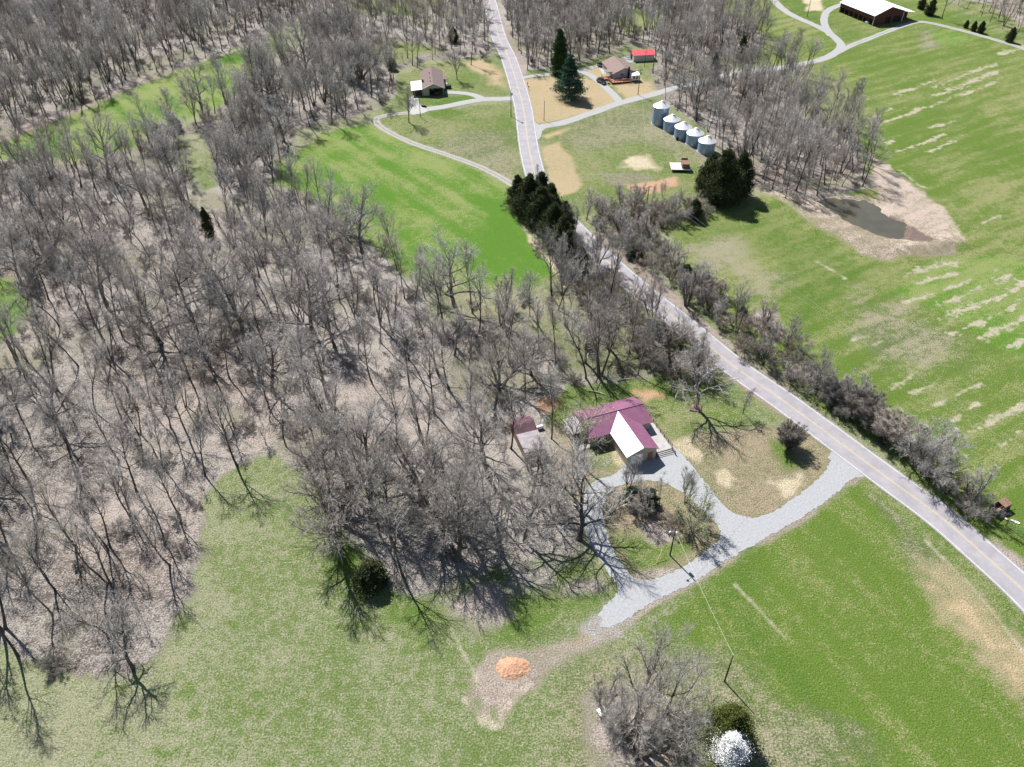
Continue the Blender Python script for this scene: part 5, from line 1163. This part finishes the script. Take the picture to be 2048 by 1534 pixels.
for b, h, wd, lab in [((1415,388),12,.85,'left one of the big dark cedars in front of the grain bins'),((1442,404),16,.92,'tallest of the big dark cedars, casting a black shadow on the field'),((1472,392),13.5,.82,'right one of the big dark cedars, next to the litter-covered bank')]:
    at('C2', b, 0, lab, 'cedar', 'big dark cedars below the grain bins', H=h, wide=wd)
at('C3', (1388,438), 0, 'small cedar in the brush left of the big dark cedars', 'cedar', H=6)
at('PN', (1138,196), 105, 'large blue-green pine standing alone on the dry lawn', 'pine', H=16)
at('SP', (1120,150), 57, 'tall narrow evergreen behind the large pine', 'evergreen', H=17.5)
at('M2', (1160,128), 92, 'small reddish bare tree beside the tall narrow evergreen', H=8)
at('F1', (942,130), 50, 'tall straight bare tree on the lawn close to the far road', H=15.5)
at('M2', (914,159), 88, 'bare lawn tree between the carport house and the far road', H=11.5)
at('M2', (818,245), 174, 'small dark bare tree where the farm track leaves the driveway', H=12)
at('F3', (825,131), 55, 'left of two tall trees right behind the carport house', H=15)
at('F1', (834,134), 60, 'right of two tall trees right behind the carport house', H=14)
at('C3', (907,84), 51, 'small round dark cedar among the bare trees left of the far road', 'cedar', H=6)
at('C3', (785,140), 0, 'small dark cedar in the wood above the carport house', 'cedar', H=5)
at('M2', (350,273), 185, 'fan-shaped bare tree leaning left over the narrow upper meadow', H=15, lean=(0,-.1))
at('M2', (393,250), 160, 'fan-shaped bare tree next to the leaning one by the upper meadow', H=15)
at('C3', (357,262), 0, 'little dark cedar between the two fan-shaped trees', 'cedar', H=4.5)
at('C3', (315,268), 0, 'little dark cedar left of the fan-shaped trees', 'cedar', H=4)
at('F3', (560,325), 200, 'large dark tree at the upper left corner of the bright meadow', H=18)
at('F3', (625,234), 105, 'dark tall tree at the top of the bright meadow, left one', H=19)
at('F1', (664,247), 130, 'greyish-green crowned tree at the top of the bright meadow, right one', H=18)
at('G1', (690,236), 150, 'pale budding tree next to the top corner of the bright meadow', H=12)
at('C3', (421,476), 400, 'thin ragged cedar standing by the pale litter path in the left wood', 'cedar', H=9, wide=.5)
at('C1', (150,42), 0, 'single dark cedar in the far upper-left wood', 'cedar', H=8)
at('F3', (1585,348), 238, 'stout tree at the lower edge of the wood above the pond', H=17.5)
at('G1', (1506,215), 0, 'yellow-green budding tree in the wood behind the grain bins', H=10)
at('F3', (1640,330), 0, 'tree at the corner of the wood nearest the pond', H=14)
at('C1', (1483,118), 0, 'olive cedar at the tip of the wood beside the farm lane', 'cedar', H=9, wide=.8)
at('C1', (1427,160), 0, 'dark cedar beside the lane in the narrow part of the wood', 'cedar', H=10, wide=.7)
for b, h, lab in [((2018,84),6,'single small cedar nearest the right edge of the photo'),((1960,66),5,'largest of the three little cedars on the far right bank'),((1946,62),4.2,'middle one of the three little cedars on the far right bank'),((1931,56),3.4,'smallest of the three little cedars on the far right bank')]:
    at('C3', b, 0, lab, 'cedar', H=h, wide=.85)
at('C1', (1858,30), 0, 'big dark bushy cedar right behind the barn lane', 'cedar', H=7, wide=1.1)
at('C1', (1842,18), 0, 'dark bushy cedar at the rear right corner of the barn', 'cedar', H=6)
at('F3', (1884,38), 0, 'stout bare tree whose trunk cuts the top edge beside the barn cedars', H=16)
at('F4', (538,816), 0, 'slim edge tree whose shadow fans out onto the left meadow tip', H=16.5)
at('S3', (266,1334), 0, 'low spreading tree at the bottom tip of the left wood', H=12)
at('F3', (330,1090), 0, 'tree with a long straight trunk at the right edge of the lower left wood', H=14)
at('F6', (255,783), 0, 'leaning tree with a broken reddish trunk in the left wood', H=15, lean=(.05,-.16))
at('S3', (32,716), 0, 'dark crooked tree beside the small green pocket at the left edge', H=16)
at('F3', (340,1130), 0, 'leaning tree with a thick trunk near the meadow in the lower left wood', H=15, lean=(0,-.12))

# --- the woods
def inside(x, y, poly):
    c = False; n = len(poly); j = n-1
    for i in range(n):
        xi, yi = poly[i]; xj, yj = poly[j]
        if (yi > y) != (yj > y) and x < (xj-xi)*(y-yi)/(yj-yi)+xi: c = not c
        j = i
    return c
CLEAR = [gp(q) for q in ([(345,272),(400,262),(432,320),(440,372),(405,395),(370,345)], [(395,385),(450,370),(462,420),(425,500),(392,480)], [(-60,560),(10,555),(45,570),(68,620),(50,660),(0,690),(-60,700)],
    [(300,500),(335,490),(350,560),(392,620),(370,630),(330,590)], [(1105,800),(1140,775),(1340,745),(1360,900),(1300,960),(1160,970),(1100,940),(1080,880)], [(1015,830),(1110,830),(1115,935),(1030,930)], M1,
    [(700,92),(860,88),(865,108),(760,118)], [(1235,22),(1325,18),(1325,50),(1250,60)], [(830,-60),(870,-60),(880,20),(850,28)], [(1415,118),(1475,110),(1478,132),(1430,140)], [(1560,160),(1640,150),(1690,200),(1690,240),(1640,240)],
    [(1405,235),(1490,240),(1490,262),(1405,262)], [(1640,385),(1760,380),(1880,470),(1700,470)], [(660,800),(760,780),(840,830),(820,880),(720,900)])]
from collections import defaultdict
class Hashed:
    def __init__(s, c): s.c = c; s.d = defaultdict(list)
    def ok(s, x, y, r):
        i, j = int(x//s.c), int(y//s.c); k = int(r//s.c)+1
        for a in range(i-k, i+k+1):
            for b in range(j-k, j+k+1):
                for q in s.d[(a, b)]:
                    if (q[0]-x)**2+(q[1]-y)**2 < r*r: return False
        return True
    def put(s, x, y): s.d[(int(x//s.c), int(y//s.c))].append((x, y))
grid = Hashed(4.0)
for q in taken: grid.put(*q)
RP = np.concatenate([a for a, _ in ALLROADS]); RW = np.concatenate([np.full(len(a), w_) for a, w_ in ALLROADS])
def roadfree(x, y, m): return bool(np.all((RP[:, 0]-x)**2+(RP[:, 1]-y)**2 > (RW+m)**2))
def scatter(poly, sp, m=1.5, tries=30, seed=0):
    pl = gp(poly); xs = [q[0] for q in pl]; ys = [q[1] for q in pl]; r = random.Random(seed); out = []
    A_ = (max(xs)-min(xs))*(max(ys)-min(ys)); n = int(A_/(sp*sp)*tries/6)
    for _ in range(n):
        x = r.uniform(min(xs), max(xs)); y = r.uniform(min(ys), max(ys))
        if not inside(x, y, pl) or any(inside(x, y, c) for c in CLEAR): continue
        if not grid.ok(x, y, sp*r.uniform(.6, 1.15)*(1.12 if y < 150 else 1)) or not roadfree(x, y, m): continue
        grid.put(x, y); out.append((x, y))
    return out
WOODS = [('W1', W1, 5.6, 17), ('W3', W3, 6.6, 17), ('W4', W4, 5.2, 15.5), ('FC', FC, 6.0, 15), ('FD', FD, 4.9, 16), ('FR', FR_, 7.5, 12), ('HR', HEDGER, 6.6, 8.6), ('HL', HEDGEL, 6.4, 11)]
cand = []
for wi, (nm, pl, sp, hh) in enumerate(WOODS):
    r = random.Random(100+wi)
    for x, y in scatter(pl, sp, seed=wi):
        px_, py_ = PX(x, y)
        H = hh*r.uniform(.72, 1.18)
        if nm == 'W3' and px_ > 980 and py_ > 640: H *= .85
        if nm == 'W3' and px_ < 520 and 250 < py_ < 420: H *= .9
        keys = ['F1','F2','F3','F4','F5','F6','F7','F3','F6'] if nm[0] != 'H' else ['M1','M3','F5','F4','M1','M2']
        if r.random() < .08: keys = ['Y1']
        if nm == 'W3' and r.random() < (.6 if (660 < px_ < 1170 and 900 < py_) else .14): keys = ['S3', 'S1', 'S3', 'S2']
        t = PX(x, y, H); vis = -30 < px_ < 2078 and t[1] < 1560 and py_ > -20
        cand.append((abs(py_-t[1]) if vis else 0, x, y, r.choice(keys), H, nm, px_, py_))
cand.sort(reverse=True)
def place_words(nm, px_, py_, H, r):
    size = 'tall' if H > 15.5 else ('middling' if H > 12 else 'low')
    if nm == 'W3':
        if py_ > 1000 and px_ < 420: a = 'bottom left wood beside the pale green meadow'
        elif px_ > 640 and py_ > 930: a = 'grove of oaks below the shed'
        elif px_ > 880 and py_ > 700: a = 'wood just left of the maroon-roofed house'
        elif py_ > 800: a = 'wood above the pale green bottom meadow'
        elif px_ > 840: a = 'wood strip between the bright meadow and the house'
        elif px_ > 540 and py_ > 430: a = 'wood left of the lower end of the bright meadow'
        elif px_ > 420 and py_ < 430: a = 'wood between the two bright meadows'
        elif px_ < 200: a = 'wood along the left edge of the photo'
        else: a = 'middle of the big left wood'
    else: a = {'W1':'far upper left wood beyond the creek','W4':'wood between the grain bins and the pond','FC':'wood behind the carport house','FD':'wood behind the large pine and grey house','FR':'sparse wood at the far right corner','HR':'hedge on the right side of the road','HL':'brush on the left side of the road'}[nm]
    return size, a
NIND = 285
for c in cand[:NIND]:
    _, x, y, key, H, nm, px_, py_ = c
    size, a = place_words(nm, px_, py_, H, random)
    plant(key, x, y, H, f"{size} bare grey tree in the {a}"[:140], 'tree', f"{size} bare trees in the {a}", name='bare_tree')

# ---- undergrowth thickets along the road, countable; and the far wood, uncountable
br = []
for nm, pl, sp in (('HR', HEDGER, 2.5), ('HL', HEDGEL, 3.0)):
    g2 = Hashed(3.0); P_ = gp(pl); r = random.Random(33)
    xs = [q[0] for q in P_]; ys = [q[1] for q in P_]
    for _ in range(9000):
        x = r.uniform(min(xs), max(xs)); y = r.uniform(min(ys), max(ys))
        q = PX(x, y)
        if 1220 < q[0] < 1400 and q[1] < 520 and r.random() < .6: continue
        if inside(x, y, P_) and roadfree(x, y, 1.1) and g2.ok(x, y, sp*r.uniform(.8, 1.3)): g2.put(x, y); br.append((x, y, nm))
for x, y, nm in br:
    side = 'right' if nm == 'HR' else 'left'; q = PX(x, y)
    part = 'upper' if q[1] < 620 else ('middle' if q[1] < 830 else 'lower')
    hh = random.uniform(2.2, 5.2)
    k = random.choice(['B1','B2','B2','B3','T2','T1']); hh = hh*1.25 if k[0] == 'T' else hh
    if random.random() < .045: plant('E1', x, y, random.uniform(1.8, 3.2), f'low dark evergreen bush in the {part} brush on the {side} side of the road', 'evergreen bush', f'evergreen bushes in the {part} brush {side} of the road'); continue
    plant(k, x, y, hh, f'bare thicket in the {part} brush on the {side} side of the road', 'thicket', f'thickets in the {part} brush {side} of the road', name='thicket')

def instancer(name, pts, keys):                          # one object: many plants by geometry nodes
    coll = bpy.data.collections.new(name+'_kinds')
    for i, k in enumerate(keys):
        me = mesh_of(f'{name}_{k}', [(tb, M[m]) for _, tb, m in PRO[k]['parts']])
        o = bpy.data.objects.new(f'{i:02d}_{k}', me); coll.objects.link(o)
    me = bpy.data.meshes.new(name); me.from_pydata([(p[0], p[1], 0) for p in pts], [], [])
    a = me.attributes.new('idx', 'INT', 'POINT'); a.data.foreach_set('value', [keys.index(p[2]) for p in pts])
    a = me.attributes.new('sc', 'FLOAT', 'POINT'); a.data.foreach_set('value', [p[3]/PRO[p[2]]['H'] for p in pts])
    a = me.attributes.new('rot', 'FLOAT_VECTOR', 'POINT'); a.data.foreach_set('vector', [v for p in pts for v in (random.uniform(-.06,.06), random.uniform(-.06,.06), random.uniform(0,6.28))])
    o = bpy.data.objects.new(name, me); COL.objects.link(o)
    ng = bpy.data.node_groups.new(name, 'GeometryNodeTree')
    ng.interface.new_socket('Geometry', in_out='INPUT', socket_type='NodeSocketGeometry'); ng.interface.new_socket('Geometry', in_out='OUTPUT', socket_type='NodeSocketGeometry')
    N = ng.nodes; L = ng.links; gi = N.new('NodeGroupInput'); go = N.new('NodeGroupOutput')
    ci = N.new('GeometryNodeCollectionInfo'); ci.inputs['Collection'].default_value = coll; ci.inputs['Separate Children'].default_value = True; ci.inputs['Reset Children'].default_value = True
    ip = N.new('GeometryNodeInstanceOnPoints'); ip.inputs['Pick Instance'].default_value = True
    def na(nm, ty):
        q = N.new('GeometryNodeInputNamedAttribute'); q.data_type = ty; q.inputs['Name'].default_value = nm; return q.outputs['Attribute']
    L.new(gi.outputs[0], ip.inputs['Points']); L.new(ci.outputs[0], ip.inputs['Instance']); L.new(na('idx', 'INT'), ip.inputs['Instance Index'])
    L.new(na('rot', 'FLOAT_VECTOR'), ip.inputs['Rotation']); L.new(na('sc', 'FLOAT'), ip.inputs['Scale']); L.new(ip.outputs[0], go.inputs[0])
    md = o.modifiers.new('plants', 'NODES'); md.node_group = ng; o['kind'] = 'stuff'; return o
far = [(c[1], c[2], c[3], c[4]) for c in cand[NIND:]]
instancer('distant_wood', far, ['F1','F2','F3','F4','F5','F6','F7','Y1','S1','S2','S3','M1','M2','M3'])
ug = []; g3 = Hashed(3.0)
for nm, pl, sp, kk_ in (('W3', W3, 4.6, 1), ('W1', W1, 5.5, 1), ('W4', W4, 5.0, 1), ('FC', FC, 6.0, 1), ('FD', FD, 5.0, 1)):
    P_ = gp(pl); r = random.Random(55); xs = [q[0] for q in P_]; ys = [q[1] for q in P_]
    for _ in range(int((max(xs)-min(xs))*(max(ys)-min(ys))/sp/sp*2.5)):
        x = r.uniform(min(xs), max(xs)); y = r.uniform(min(ys), max(ys)); q = PX(x, y)
        if nm == 'W3' and ((640 > q[0] and q[1] > 800) or (q[0] > 640 and q[1] > 760)) and r.random() < .75: continue
        if inside(x, y, P_) and not any(inside(x, y, c) for c in CLEAR) and roadfree(x, y, .8) and g3.ok(x, y, sp*r.uniform(.5, 1.1)):
            g3.put(x, y); ug.append((x, y, r.choice(['T1','T2','T1','B1','B2','T2','B3']), r.uniform(2.2, 6.5)))
ug = [(x, y, k, (h if k[0] == 'T' else h*.45)) for x, y, k, h in ug]
instancer('undergrowth', ug, ['T1','T2','B1','B2','B3'])
# fallen pale logs
r = random.Random(4)
for (b, e_, lab) in [((136,706),(144,722),'short pale log lying near the left edge of the wood'),((292,878),(324,922),'long pale fallen trunk in the left wood'),((1178,782),(1212,790),'pale log lying at the back edge of the lawn behind the house'),((1235,762),(1262,758),'weathered log beside the yard behind the forked tree'),((1080,768),(1135,782),'fallen branch in the litter left of the house lawn'),((960,668),(1000,650),'pale fallen branch in the wood strip below the bright meadow'),((640,700),(690,712),'bleached fallen log in the middle of the left wood')]:
    x0, y0 = G(*b); x1, y1 = G(*e_); L_ = math.hypot(x1-x0, y1-y0); o = empty('fallen_log', x0, y0, 0, math.atan2(y1-y0, x1-x0), lab, 'log')
    m = MB(); m.cyl((0,0,.16),(L_*.55,.1,.18),.16,.12,n=8); m.cyl((L_*.55,.1,.18),(L_,-.1,.2),.12,.05,n=8); m.build('trunk', M['snag' if 'dark' not in lab else 'bark'], o)
    m = MB(); m.cyl((L_*.5,.1,.2),(L_*.7,.8,.5),.05,.02,n=5); m.build('branch', M['snag' if 'dark' not in lab else 'bark'], o)
print('placed', len(cand), 'far', len(far), 'brush', len(br), 'under', len(ug))
